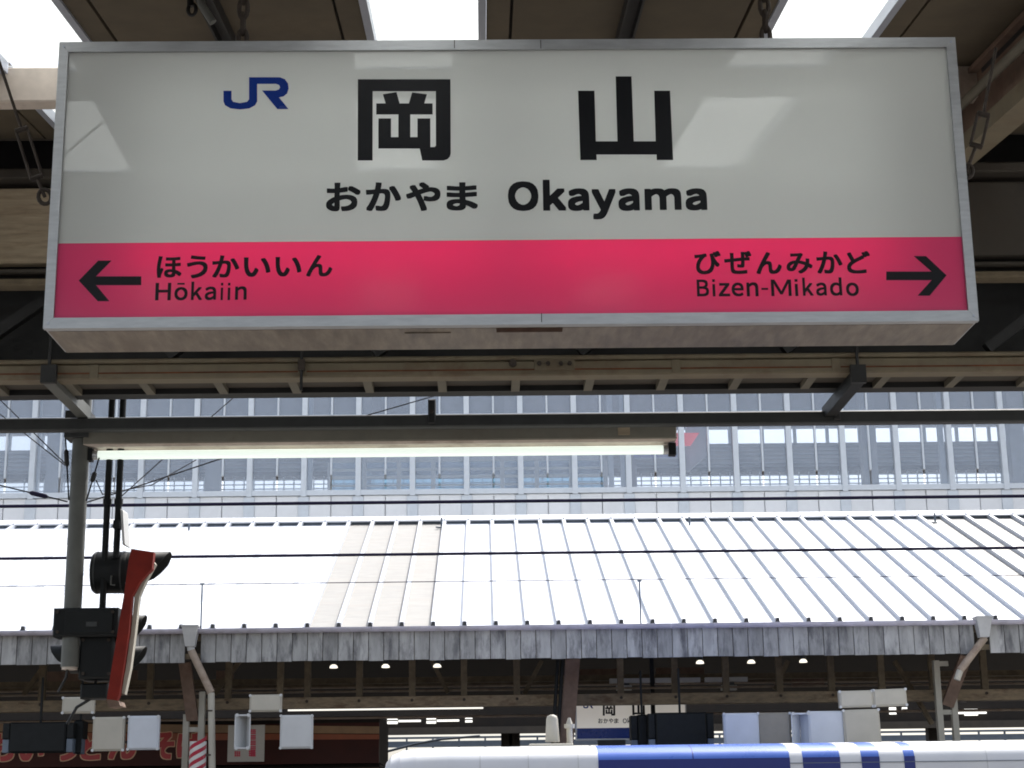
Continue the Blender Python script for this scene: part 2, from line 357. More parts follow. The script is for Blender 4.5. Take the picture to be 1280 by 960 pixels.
for c in centers:
    xl, xr = c-SW/2, c+SW/2
    for (ya, yb) in ((YV+.1, YE), (YN, YV-.1)):
        for (a, b) in ((xl-FL, xl-.03), (xr+.03, xr+FL)):
            ca.part('flank_board', slab(MB(), a, b, ya, yb, 0, .02), M['ceil'])
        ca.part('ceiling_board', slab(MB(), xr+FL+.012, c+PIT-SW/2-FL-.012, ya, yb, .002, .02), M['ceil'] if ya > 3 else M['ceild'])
        ca.part('roof_deck', slab(MB(), xr+.034, c+PIT-SW/2-.034, ya, yb, .05, .08), M['ceild'])
    for (ya, yb) in SKY_FAR+SKY_NEAR:
        sk = ca.part('skylight', slab(MB(), xl-.028, xr+.028, ya, yb, .040, .044), M['skyl'])
        fr = MB()
        slab(fr, xl-.029, xl, ya, yb, -.010, .039); slab(fr, xr, xr+.029, ya, yb, -.010, .039)
        ca.part('skylight_frame', fr, M['frame_w'], sk)
    cuts = [(YN, -1.9), (-.9, 1.80), (3.06, 3.38)]
    for (ya, yb) in cuts: ca.part('strip_cover', slab(MB(), xl-.028, xr+.028, ya+.002, yb-.002, 0, .03), M['ceild'])
    ca.part('strip_cover', slab(MB(), xl-.028, xr+.028, 7.242, YE, 0, .06), M['ceild'])
    ca.part('hanger_channel', slab(slab(slab(MB(), c+PIT/2-.03, c+PIT/2+.03, YV+.12, 6.3, -.012, .001), c+PIT/2-.03, c+PIT/2-.022, YV+.12, 6.3, -.05, -.0125), c+PIT/2+.022, c+PIT/2+.03, YV+.12, 6.3, -.05, -.0125), M['black'])
X0, X1 = centers[0]-PIT/2, centers[-1]+PIT/2
ca.part('valley_gutter', MB().box(X0, X1, YV-.1, YV+.1, HV-.01, HV+.08), M['ceild'])
b1 = P(30, 88, 6.38); b2 = P(30, 128, 6.38)
ca.part('cross_beam', MB().bbox_(X0, X1, 6.37, 6.45, b2.z, b1.z+.01), M['beigel'])
ca.part('cross_beam', slab(MB(), X0, X1, 3.09, 3.35, -.006, -.001), M['ceil'])
# end of the canopy: girder, panels, fascia
za, zb = ZV(235, 7.5, 30), ZV(330, 7.5, 30)
for xa, xb, m in ((X0, -.6, 'ply'), (-.597, 1.0, 'ceil'), (1.003, X1, 'ceild')):
    ca.part('end_panel', MB().bbox_(xa, xb, 7.5, 7.54, zb, za), M[m])
ca.part('end_beam', MB().bbox_(X0, X1, 7.44, 7.56, za+.025, za+.075), M['ceild'])
ca.part('end_beam', MB().bbox_(X0, X1, 7.44, 7.53, ZV(352, 7.45), ZV(344, 7.45)), M['rafter'])
ca.part('end_beam', MB().bbox_(X0, X1, 7.46, 7.50, ZV(337, 7.46), ZV(331, 7.46)), M['ceild'])
for k in range(-4, 5):
    x = centers[3]+k*.95; p = Vector((x, 7.6, zb)); ca.part('bracing', MB().beam((x-.3, 7.62, ZV(440, 7.6)), (x+.25, 7.62, zb-.01), .05, .05), M['black'])
ca.part('dark_void_sheet', MB().box(X0, X1, 7.80, 7.83, ZV(474, 7.8), cz(YE)+.3), M['black'])  # added black sheet filling the dark void below the canopy end
ca.part('roof_edge', MB().box(X0, X1, YE, 7.9, cz(YE)+.3, cz(YE)+.34), M['ceild'])
ca.part('gable_closer', MB().box(X0, X1, YE, YE+.02, cz(YE), cz(YE)+.3), M['ceild'])
YB = 7.60
zt, zbm = ZV(445, YB), ZV(469.5, YB)
fb = ca.part('fascia_beam', MB().bbox_(X0, X1, YB, YB+.09, zbm, zt-.022), M['beige'])
ca.part('top_flange', MB().bbox_(X0, X1, YB-.012, YB+.1, zt-.02, zt), M['beige'], fb)
ca.part('rust_line', MB().box(X0, X1, YB-.002, YB, ZV(462, YB)-.004, ZV(462, YB)+.003), M['rust'], fb)
sp = MB().bbox_(XU(668, 455, YB), XU(718, 455, YB), YB-.006, YB, ZV(463, YB), ZV(449, YB), .002)
spo = ca.part('splice_plate', sp, M['beige'], fb)
for u in (674, 685, 701, 712):
    q = P(u, 454.5, YB-.008); ca.part('bolt', MB().tube([q, q-Vector((0, .012, 0))], .011, 6), M['iron'], fb)
q = P(641, 454.5, YB-.002); ca.part('conduit_port', MB().tube([q, q-Vector((0, .02, 0))], .018, 12), M['iron'], fb)
for u in (118, 378, 845, 1045):
    q = P(u, 457, YB); ca.part('joint_strap', MB().bbox_(q.x-.02, q.x+.02, YB-.005, YB, zbm+.002, zt-.024, .002), M['beige'], fb)
# eave brackets and dark gutter
YG = 7.92
zg = ZV(488.5, YG)
stub = None
xs = XU(645, 474, YB+.1)
for k in range(-9, 10):
    x = xs+k*(XU(738, 474, YB+.1)-XU(645, 474, YB+.1))
    if stub is None: stub = ca.part('eave_bracket', MB().box(x-.02, x+.02, YB+.092, YG-.002, zbm+.004, zbm+.032), M['beige2']); x_s = x
    else: ca.copy_part(stub, (x-x_s, 0, 0))
ca.part('eave_gutter', MB().box(X0, X1, YG, YG+.10, zg, zg+.12), M['black'])
ca.part('eave_soffit', MB().box(X0, X1, YB+.1, YG-.003, zbm+.034, zbm+.05), M['ceild'])
# sloping side girder at right, pipe over it
gx = None
best = 1e9
for i in range(400):
    x = 1.2+i*.005; y = 6.3; z = cz(y)-.36; d = Vector((x, y, z))-CAM; dp = d.dot(_fwd)
    u, v = 640+FPX*d.dot(_rt)/dp, 480-FPX*d.dot(_up)/dp
    if abs(u-1225) < best: best = abs(u-1225); gx = x
g = T('canopy_girder', 'spotted beige steel girder climbing diagonally beside the right end of the big sign', 'girder', (gx+.08, 6, cz(6)-.2))
def sl2(mb, x0, x1, d0, d1, y0=5.2, y1=7.4): return slab(mb, x0, x1, y0, y1, d0, d1)
g.part('web', sl2(MB(), gx+.035, gx+.05, -.30, -.03), M['rustbeam'])
g.part('lower_flange', sl2(sl2(MB(), gx, gx+.11, -.325, -.302), gx, gx+.012, -.302, -.255), M['beige'])
g.part('upper_flange', sl2(MB(), gx, gx+.11, -.029, -.008), M['rustbeam'])
pp = MB().tube([(gx-.03, 5.2, cz(5.2)-.16), (gx-.03, 7.4, cz(7.4)-.16)], .02, 10)
single('conduit_pipe', pp, M['beige2'], 'dull conduit pipe running along the top of the sloping beige girder', 'pipe')

# ------------------------------------------------------------------ the big name sign
YS, SX, SH, SHT, STK, SWD = 4.903, .095, 1.441+CAMZ, .928, .264, 2.8
xl, xr, zl, zh = SX-SWD/2, SX+SWD/2, SH, SH+SHT
sg = T('station_name_sign', 'large white and pink hanging station name sign in aluminium frame with black kanji', 'sign', (SX, YS+STK/2, SH))
FW, FWS = .033, .030
def mitre(a, b, c, d): return MB().prism([(a[0], YS-.006, a[1]), (b[0], YS-.006, b[1]), (c[0], YS-.006, c[1]), (d[0], YS-.006, d[1])], (0, .02, 0))
e = .0006
sg.part('frame_bar', mitre((xl, zh), (xr, zh), (xr-FWS, zh-FW), (xl+FWS, zh-FW)), M['alu'])
sg.part('frame_bar', mitre((xl, zl), (xr, zl), (xr-FWS, zl+FW), (xl+FWS, zl+FW)), M['alu'])
sg.part('frame_bar', mitre((xl, zl+e), (xl, zh-e), (xl+FWS-e, zh-FW), (xl+FWS-e, zl+FW)), M['alu'])
sg.part('frame_bar', mitre((xr, zl+e), (xr, zh-e), (xr-FWS+e, zh-FW), (xr-FWS+e, zl+FW)), M['alu'])
sg.part('side_wall', MB().box(xl+.002, xl+.006, YS+.015, YS+STK, zl+.002, zh-.002), M['alu'])
sg.part('side_wall', MB().box(xr-.006, xr-.002, YS+.015, YS+STK, zl+.002, zh-.002), M['alu'])
sg.part('top_sheet', MB().box(xl+.007, xr-.007, YS+.015, YS+STK, zh-.006, zh-.001), M['alu'])
sg.part('back_panel', MB().box(xl+.007, xr-.007, YS+STK-.006, YS+STK-.001, zl+.006, zh-.007), M['alu'])
bt = sg.part('bottom_sheet', MB().box(xl+.007, xr-.007, YS+.03, YS+STK, zl-.0, zl+.005), M['under'])
sg.part('bottom_lip', MB().box(xl+.004, xr-.004, YS+.0145, YS+.029, zl+.001, zl+.008), M['alu'])
hx = XU(535, 425, YS+.1)
sg.part('access_hatch', MB().box(hx-.07, hx+.07, YS+.07, YS+.2, zl-.003, zl-.0005), M['under'], bt)
for xx in (SX+.05,):
    gv = MB()
    for k in range(4): gv.box(xx-.10, xx+.10, YS+.032+k*.012, YS+.0335+k*.012, zl-.002, zl-.0004)
    sg.part('vent_louvre', gv, M['rust'], bt)
it = None
for k, zz in enumerate((zl+.24, zl+.50, zl+.72)):
    for xx in (SX-.60, SX+.60):
        it = sg.part('inner_tube', MB().tube([(xx-.56, YS+.15, zz), (xx+.56, YS+.15, zz)], .016, 8), M['inner'])
zband = ZV(299.5, YS)
YF = YS+.004
sg.part('face_panel', MB().box(xl+FWS-.004, xr-FWS+.004, YF, YF+.005, zband, zh-FW+.004), M['face'])
band = sg.part('colour_band', MB().box(xl+FWS-.004, xr-FWS+.004, YF, YF+.005, zl+FW-.004, zband-.0005), M['pink'])
YI = YF-.0008
mb = MB()
for i, p in enumerate(OKA): poly_px(mb, p, C_KAN, YS, YI-.0001*i)
sg.part('kanji', mb, M['ink'])
mb = MB(); poly_px(mb, YAMA[0], C_YAM, YS, YI); sg.part('kanji', mb, M['ink'])
mb = MB(); poly_px(mb, LOGO, C_LOGO, YS, YI); sg.part('logo', mb, M['blue'])
CA, CB, CC, CD = (400, 215, 5.333), (630, 215, 4.923), (185, 310, 5.333), (860, 305, 5.333)
def line(name, items, crop, r, m):
    mb = MB()
    for ch, bx in items: put_px(mb, ch, crop, bx, YS, YI, r*(.45 if ch == 'Ｍ' else 1))
    o = sg.part(name, mb, m); return o
line('kana_lettering', [('お', (40, 270, 68, 260)), ('か', (305, 540, 66, 258)), ('や', (573, 803, 66, 258)), ('ま', (843, 1052, 66, 255))], CA, .036, M['ink'])
line('roman_lettering', [('Ｏ', (24, 212, 55, 238)), ('ｋ', (240, 382, 45, 236)), ('ａ', (393, 525, 98, 238)), ('ｙ', (541, 690, 103, 290)), ('ａ', (704, 835, 98, 238)), ('ｍ', (866, 1092, 98, 232)), ('ａ', (1117, 1250, 98, 235))], CB, .045, M['ink'])
line('kana_lettering', [('ほ', (58, 223, 52, 197)), ('う', (258, 397, 47, 200)), ('か', (427, 607, 47, 195)), ('い', (637, 815, 60, 190)), ('い', (848, 1022, 57, 188)), ('ん', (1055, 1228, 45, 188))], CC, .026, M['ink'])
line('roman_lettering', [('Ｈ', (48, 152, 230, 347)), ('ｏ', (175, 263, 258, 347)), ('－', (195, 243, 231, 242)), ('ｋ', (287, 360, 222, 345)), ('ａ', (378, 453, 255, 345)), ('ｉ', (483, 500, 230, 345)), ('ｉ', (530, 548, 230, 345)), ('ｎ', (580, 657, 253, 343))], CC, .022, M['ink'])
line('kana_lettering', [('び', (45, 220, 45, 200)), ('ぜ', (243, 425, 45, 198)), ('ん', (455, 625, 52, 198)), ('み', (657, 830, 58, 195)), ('か', (858, 1030, 47, 195)), ('ど', (1060, 1217, 45, 195))], CD, .026, M['ink'])
line('roman_lettering', [('Ｂ', (60, 140, 235, 347)), ('ｉ', (163, 183, 233, 347)), ('ｚ', (205, 280, 258, 347)), ('ｅ', (292, 372, 255, 347)), ('ｎ', (392, 470, 253, 347)), ('－', (490, 535, 291, 304)), ('Ｍ', (555, 690, 235, 345)), ('ｉ', (713, 735, 232, 345)), ('ｋ', (765, 835, 222, 343)), ('ａ', (855, 925, 255, 343)), ('ｄ', (947, 1027, 220, 343)), ('ｏ', (1055, 1140, 255, 345))], CD, .022, M['ink'])
mb = MB(); poly_px(mb, [(186, 193), (264, 113), (317, 113), (255, 176), (436, 176), (436, 211), (255, 211), (308, 275), (262, 275)], (40, 290, 3.2), YS, YI); sg.part('arrow', mb, M['ink'])
mb = MB(); poly_px(mb, [(1099, 172), (1017, 95), (969, 95), (1040, 157), (858, 157), (858, 191), (1040, 191), (984, 253), (1032, 253)], (840, 290, 3.2), YS, YI); sg.part('arrow', mb, M['ink'])

for u, v in ((568, 55), (676, 55), (677, 397)):
    p = P(u, v, YS-.0075); sg.part('frame_joint', MB().box(p.x-.0012, p.x+.0012, YS-.0072, YS-.0062, p.z-.014, p.z+.014), M['iron'])
for xx in (xl+.015, xr-.015):
    for zz in (zl+.016, zh-.016): sg.part('frame_screw', MB().tube([(xx, YS-.0062, zz), (xx, YS-.0082, zz)], .004, 8), M['frame_w'])
def mirror_hit(u, v):                # the point of the near ceiling that the sign face reflects at this photo pixel
    q = P(u, v, YF); d = ray(u, v); d = Vector((d.x, -d.y, d.z)); t = (HV+SN*(YV-q.y)-q.z)/(d.z+SN*d.y); return q+d*t-Vector((0, 0, .03))
single('ceiling_cable', MB().tube([mirror_hit(62, 202), mirror_hit(132, 142)], .006, 6), M['black'], 'thin cable crossing under a skylight, seen mirrored in the left of the big sign', 'cable')

# ------------------------------------------------------------------ hangers and stays of the sign
def chain(name, label, a, b, r=.02, t=.006, group=None):
    a, b = Vector(a), Vector(b); L = (b-a).length; n = max(2, round(L/(r*2.5))); d = (b-a).normalized()
    s1 = d.cross(Vector((0, 1, 0))).normalized(); s2 = d.cross(s1)
    th = T(name, label, 'chain', b, group)
    for k in range(n):
        c = a.lerp(b, (k+.5)/n); th.part('link', MB().ring(c, d, s1 if k % 2 else s2, L/n*.68, r*.62, t), M['iron'])
    return th
YH = YS+.15
p0 = P(303, 56, YH); chain('hanger_chain', 'rusty hanging chain above the blue emblem, beside the ceiling channel', (p0.x, YH, HV-.012), (p0.x, YH, zh), .022, .008, 'sign hanger chains')
p1 = P(958, 56, YH); chain('hanger_chain', 'rusty hanging chain beside the skylight above the second kanji', (p1.x, YH, HV-.012), (p1.x, YH, zh), .022, .008, 'sign hanger chains')
def stay(label, pts, cat='stay'):
    th = T('turnbuckle_stay', label, cat, pts[-1])
    a, b, c, d = [Vector(p) for p in pts]
    th.part('rod', MB().tube([a, b], .005, 8), M['iron'])
    th.part('rod', MB().tube([c, d], .006, 8), M['iron'])
    dr = (c-b).normalized(); s = dr.cross(Vector((0, 1, 0))).normalized()
    tb = MB().tube([b-s*.018, c-s*.018], .005, 6).tube([b+s*.018, c+s*.018], .005, 6)
    tb.tube([b-s*.02, b+s*.02], .009, 6).tube([c-s*.02, c+s*.02], .009, 6)
    th.part('turnbuckle', tb, M['iron'])
    th.part('eye', MB().ring(d, dr, s, .025, .02, .007), M['iron'])
    return th
stay('rusty rod and turnbuckle slanting down to the left edge of the big sign', [P(-6, 62, 5.12), P(27, 162, 5.12), P(46, 222, 5.12), P(56, 246, 5.12)])
stay('rusty rod and turnbuckle before the sloping girder at the right edge of the sign', [P(1245, 60, 5.12), P(1229, 143, 5.12), P(1220, 182, 5.12), P(1208, 214, 5.12)])
# pipes and hook above the sign at left
cb = MB().tube([P(248, -30, 5.35), P(252, 6, 5.35), P(266, 28, 5.35)], .014, 10)
single('cable_gland', cb, M['grey'], 'short grey cable conduit above the sign beside the black ceiling channel', 'conduit')
hk = T('ceiling_hook', 'small dark hook hanging from the brown ceiling above the blue emblem', 'hook', P(240, 18, 5.5))
hk.part('shank', MB().tube([P(237, -30, 5.5), P(238, 8, 5.5)], .012, 8), M['black'])
hk.part('eye', MB().ring(P(240, 12, 5.5), (0, 0, 1), (1, 0, 0), .022, .014, .007), M['black'])

# ------------------------------------------------------------------ arms, cable rail, lit tube lamp
YR = 8.27
zr0, zr1 = ZV(534, YR), ZV(518.5, YR)
cr = T('cable_rail', 'dark square cable rail running across below the eave gutter, clamped on three hangers', 'rail', (0, YR, zr0))
cr.part('tube', MB().bbox_(X0, X1, YR-.03, YR+.03, zr0, zr1), M['dgrey'])
for u, v in ((540, 507), (1043, 502)):
    p = P(u, v, YR); top = zr1+.075
    cl = cr.part('clamp', MB().bbox_(p.x-.019, p.x+.019, YR-.042, YR+.042, zr1-.05, top), M['black'])
    cr.part('bolt', MB().tube([(p.x, YR-.042, zr1+.01), (p.x, YR-.055, zr1+.01)], .01, 6), M['iron'], cl)
    cr.part('hanger_rod', MB().tube([(p.x, YR, top), (p.x, YR, zg+.02)], .009, 8), M['black'])
def arm(label, u, m='grey'):
    p = P(u, 472, YB-.02); q = Vector((p.x, YR+.02, p.z))
    a = T('support_arm', label, 'arm', p, 'box arms under the eave')
    a.part('box_section', MB().beam(p, q, .055, .06), M[m])
    a.part('end_bracket', MB().box(p.x-.035, p.x+.035, p.y-.03, p.y-.001, p.z-.03, p.z+.055), M['black'])
    a.part('hanger_rod', MB().tube([(p.x, p.y-.015, p.z+.055), (p.x, p.y-.015, p.z+.3)], .008, 8), M['black'])
arm('grey box arm under the eave at the top of the signal pole', 62)
arm('dark box arm under the eave, above the dark clamp at right', 1072, 'dark')  # near-black colour paints in this arm's silhouette shade
rh = P(377, 455, YB-.02)
hr = T('hanger_rod', 'thin dark rod with clamp hanging in front of the beige fascia beam under the sign', 'rod', (rh.x, rh.y, rh.z-.1))
hr.part('rod', MB().tube([(rh.x, rh.y, ZV(487, YB)), (rh.x, rh.y, ZV(425, YB))], .007, 8), M['black'])
hr.part('clamp', MB().box(rh.x-.016, rh.x+.016, rh.y-.012, rh.y+.012, rh.z-.03, rh.z+.02), M['iron'])

YT = 8.36
fl = T('tube_lamp', 'long lit fluorescent tube under its beige housing, fixed to the pole', 'lamp', P(475, 540, YT))
h0, h1 = P(104, 540, YT), P(846, 540, YT)
zt1, zt0 = ZV(531.5, YT, 475), ZV(554, YT, 475)
fl.part('housing', MB().bbox_(h0.x, h1.x, YT, YT+.14, zt0+.012, zt1), M['hous'])
fl.part('reflector', MB().hexa([(h0.x+.05, YT+.02, zt0), (h1.x-.04, YT+.02, zt0), (h1.x-.04, YT+.12, zt0), (h0.x+.05, YT+.12, zt0), (h0.x, YT+.005, zt0+.011), (h1.x, YT+.005, zt0+.011), (h1.x, YT+.135, zt0+.011), (h0.x, YT+.135, zt0+.011)]), M['beigel'])
zc = ZV(562, YT, 475); yc = YT+.07
fl.part('tube', MB().tube([(XU(118, 562, yc), yc, zc), (XU(835, 562, yc), yc, zc)], .023, 16), M['tube'])
for u, s in ((112, 1), (840, -1)):
    x = XU(u, 562, yc); so_ = fl.part('socket', MB().box(x-.018, x+.018, yc-.028, yc+.028, zc-.03, zt0-.002), M['dark'])
    fl.part('ferrule', MB().tube([(x+s*.019, yc, zc), (x+s*.045, yc, zc)], .0235, 14), M['alu'], so_)
x = XU(780, 545, YT); fl.part('cover_plate', MB().bbox_(x-.03, x+.03, YT-.004, YT-.0005, zt0+.03, zt1-.006, .002), M['ply'])

# ------------------------------------------------------------------ hanging signal pole
YP = 8.42
pt, pb = P(104, 505, YP), P(89, 834, YP)
px = P(96.5, 650, YP).x
hp = T('signal_pole', 'grey hanging pole at left carrying the black signal boxes', 'pole', (px, YP, pb.z))
hp.part('pipe', MB().tube([(px, YP, pb.z), (px, YP, ZV(430, YP))], .043, 20), M['grey'])
hp.part('collar', MB().tube([(px, YP, ZV(780, YP)), (px, YP, ZV(765, YP))], .05, 20), M['dgrey'])
hp.part('end_cap', MB().tube([(px, YP, pb.z), (px, YP, pb.z-.012)], .038, 16), M['beigel'])
hp.part('clamp_band', MB().box(px-.07, px+.05, YP-.07, YP+.07, ZV(545, YP), ZV(512, YP)), M['dgrey'])
hp.part('outlet_cable', MB().tube([(px-.01, YP, pb.z-.012), (px-.015, YP, pb.z-.05), (px-.05, YP, pb.z-.12)], .006, 6), M['black'])
for u, v0, v1, lab in ((135.5, 492, 770, 'dark vertical conduit nearest the grey signal pole, reaching the lower box'), (149.5, 492, 692, 'dark vertical conduit ending at the upper signal lamp')):
    x = P(u, 600, YP+.02).x
    cp = T('conduit_pipe', lab, 'conduit', (x, YP+.02, ZV(v1, YP)), 'dark conduits beside the signal pole')
    cp.part('pipe', MB().tube([(x, YP+.02, ZV(v1, YP)), (x, YP+.02, ZV(470, YP))], .0165, 12), M['dark'])
    cp.part('coupling', MB().tube([(x, YP+.02, ZV(625, YP)), (x, YP+.02, ZV(618, YP))], .022, 12), M['dark'])
tg = T('tag_plate', 'small narrow white plate hanging edge-on beside the dark conduits', 'plate', P(155, 680, YP))
a = P(152, 636, YP); b = P(154.5, 681, YP)
tg.part('plate', MB().hexa([b+Vector((-.004, -.01, 0)), b+Vector((.008, -.01, 0)), b+Vector((.012, .10, 0)), b+Vector((.004, .10, 0)), a+Vector((-.004, -.01, 0)), a+Vector((.008, -.01, -.01)), a+Vector((.012, .10, -.01)), a+Vector((.004, .10, 0))]), M['boxg'])
tg.part('bracket', MB().box(a.x-.035, a.x-.004, YP-.02, YP+.04, a.z-.10, a.z-.06), M['dark'])

HT = ((-1.1, .02), (-.55, .14), (-.4, .3), (-.15, .57), (.42, .86), (.9, 1), (1.1, 1))
def cutf(z):
    for (a, fa), (b, fb) in zip(HT, HT[1:]):
        if z <= b: return fa+(fb-fa)*(z-a)/(b-a)
    return 1
def hood(mb, x0, x1, yc, zc, r, drop, n=20, th=.004):
    """visor over a lamp facing along x: an upper half tube whose lip is cut back towards the bottom"""
    s = 1 if x1 > x0 else -1; vs = []
    for rr in (r, r-th):
        for k in range(n+1):
            t = math.pi*(-.2+1.4*k/n); fr = cutf(math.sin(t)) if drop else 1
            vs += [(x0, yc+rr*math.cos(t), zc+rr*math.sin(t)), (x0+(x1-x0)*fr, yc+rr*math.cos(t), zc+rr*math.sin(t))]
    m = 2*(n+1); fs = []
    for o in (0, m):
        fs += [(o+2*k, o+2*k+1, o+2*k+3, o+2*k+2) for k in range(n)]
    fs += [(2*k+1, m+2*k+1, m+2*k+3, 2*k+3) for k in range(n)]
    mb.add(vs, fs, True); return mb
YL = YP+.10
s_ = T('signal_lamp', 'upper black round signal lamp with visor hanging beside the red board', 'signal', P(140, 742, YL))
c0, c1 = P(117, 716, YL), P(161, 716, YL); zc = c0.z; rr = (ZV(690, YL)-ZV(742, YL))/2
s_.part('housing', MB().tube([(c0.x, YL, zc), (c0.x+.012, YL, zc), (c1.x-.01, YL, zc), (c1.x, YL, zc)], [rr*.9, rr, rr, rr*.97], 24), M['dark'])
s_.part('lens', MB().tube([(c1.x, YL, zc), (c1.x+.015, YL, zc)], [rr*.8, rr*.6], 20), M['dgrey'])
s_.part('visor', hood(MB(), c1.x, P(213, 695, YL).x, YL, zc, rr*.97, True), M['dark'])
bx_ = T('signal_box', 'lower black signal box with round visors on both sides at the foot of the pole', 'signal', P(108, 850, YL))
a, b = P(67, 760, YL-.16), P(146, 795, YL-.16)
bx_.part('terminal_box', MB().bbox_(a.x, b.x, YL-.16, YL-.02, b.z, a.z, .008), M['dark'])
bx_.part('door', MB().bbox_(a.x+.06, b.x-.02, YL-.168, YL-.162, b.z+.015, a.z-.015, .003), M['dark'])
a2, b2 = P(100, 795, YL-.1), P(140, 848, YL-.1)
bx_.part('lamp_housing', MB().bbox_(a2.x, b2.x, YL-.1, YL+.12, b2.z, a2.z, .01), M['dark'])
for (u0, u1, vc, rv) in ((146, 182, 788, 19), (140, 182, 827, 19), (100, 64, 824, 18)):
    q0, q1 = P(u0, vc, YL), P(u1, vc, YL); rw = rv*.0039
    ls = bx_.part('lamp_barrel', MB().tube([(q0.x, YL, q0.z), (q0.x+(q1.x-q0.x)*.3, YL, q0.z)], rw, 18), M['dark'])
    bx_.part('visor', hood(MB(), q0.x+(q1.x-q0.x)*.25, q1.x, YL, q0.z, rw, True), M['dark'], ls)
bx_.part('lower_case', MB().bbox_(P(104, 855, YL).x, P(138, 855, YL).x, YL-.06, YL+.06, ZV(868, YL), ZV(849, YL)+.0, .008), M['dark'])
for (u, v) in ((72, 765), (72, 790), (141, 765), (141, 790), (104, 800), (136, 800), (104, 842), (136, 842)):
    q = P(u, v, YL-.16 if v < 796 else YL-.1); bx_.part('bolt', MB().tube([q, q-Vector((0, .011, 0))], .008, 6), M['iron'])
bx_.part('name_tab', MB().bbox_(P(108, 770, YL-.17).x, P(122, 770, YL-.17).x, YL-.172, YL-.1685, ZV(777, YL-.17), ZV(771, YL-.17), .001), M['dgrey'])
bx_.part('cable', MB().tube([P(120, 850, YL), P(116, 872, YL), P(96, 884, YL), P(84, 905, YL)], .008, 6), M['black'])
q = P(139, 726, YL-.11); s_.part('latch', MB().tube([q+Vector((0, .02, .025)), q+Vector((0, -.004, .025)), q+Vector((0, -.004, -.02)), q+Vector((.02, -.004, -.022))], .004, 6), M['grey'])
for du in (122, 155): s_.part('housing_band', MB().tube([(P(du, 716, YL).x-.004, YL, zc), (P(du, 716, YL).x+.004, YL, zc)], rr*1.02, 24), M['dgrey'])
rb = T('signal_board', 'tall tilted red backing board with pale face seen edge-on by the black signals', 'board', P(142, 880, YP))
red = [(164, 686), (192, 690), (190, 711), (175, 727), (165, 745), (161, 790), (155, 830), (149, 868), (144, 879), (133, 876), (139, 838), (147, 790), (155, 742), (161, 700)]
rb.part('red_edge', MB().prism([P(u, v, YP-.12) for u, v in red], (0, .05, 0)), M['red'])
wh = [(190, 700), (194, 705), (182, 727), (174, 745), (169, 790), (163, 835), (156, 868), (152, 866), (158, 830), (164, 790), (168, 745), (177, 728)]
rb.part('pale_face', MB().prism([P(u, v, YP-.08) for u, v in wh], (.002, .04, 0)), M['boxb'])
rb.part('end_cap', MB().prism([P(u, v, YP-.125) for u, v in [(133, 874), (148, 876), (150, 882), (136, 884)]], (0, .14, 0)), M['rustbeam'])

# ------------------------------------------------------------------ stay wires near the pole
def wire(label, pts, r=.004, m='wire', sag=0, name='stay_wire', cat='wire', group=None):
    pts = [Vector(p) for p in pts]
    if len(pts) == 2 and sag:
        pts = [pts[0].lerp(pts[1], t/12)-Vector((0, 0, sag*4*(t/12)*(1-t/12))) for t in range(13)]
    return single(name, MB().tube(pts, r, 6), M[m], label, cat, group)
def wire2(label, a, b, mid, **k):        # wire with a turnbuckle
    th = T('stay_wire', label, 'wire', b)
    a, b = Vector(a), Vector(b)
    th.part('strand', MB().tube([a, b], .004, 6), M['wire'])
    c0, c1 = a.lerp(b, mid-.12), a.lerp(b, mid+.12)
    th.part('turnbuckle', MB().tube([c0, c0.lerp(c1, .15), c0.lerp(c1, .85), c1], [.004, .012, .012, .004], 8), M[k.get('m', 'black')])
wire('thin black wire crossing from top left down to the pole, upper one', [P(-20, 480, 9.4), P(82, 580, YP)], .003)
wire('thin black wire crossing from left down to the pole, lower one', [P(-20, 502, 10), P(82, 582, YP)], .003)
wire2('dark stay wire with blue turnbuckle reaching the pole from the left', P(-15, 603, 8.8), P(84, 627, YP), .65, m='wirep')
wire2('short dark stay with turnbuckle just left of the pole', P(81, 530, YP-.02), P(86, 625, YP-.02), .45)
wire2('short dark stay with turnbuckle between the pole and the dark conduits', P(124, 572, YP-.02), P(108, 626, YP-.02), .45)
wire('thin dark wire rising from the pole to the right behind the lit tube', [P(108, 628, YP), P(172, 608, 8.8), P(310, 562, 9.6), P(560, 490, 11)], .004)
wire('thin dark wire rising steeply from the conduits to the eave', [P(150, 622, YP), P(210, 568, 8.9), P(300, 490, 9.6)], .003)
wire('thin dark wire slanting down behind the conduits toward the far roof', [P(120, 600, YP), P(128, 618, YP+.05), P(190, 606, 9.2), P(245, 575, 9.8)], .003)

# ------------------------------------------------------------------ overhead line
YW = 15.0
def span(label, v, r, Y, m='wirep'):
    p = P(640, v, Y); return single('overhead_wire', MB().tube([(-30, Y, p.z), (30, Y, p.z)], r, 8), M[m], label, 'wire', 'overhead wires')
span('upper thick overhead wire crossing the pale wall panels above the white roof', 626.5, .015, YW)
span('lower thick overhead wire crossing the middle of the white roof', 691.5, .013, YW)

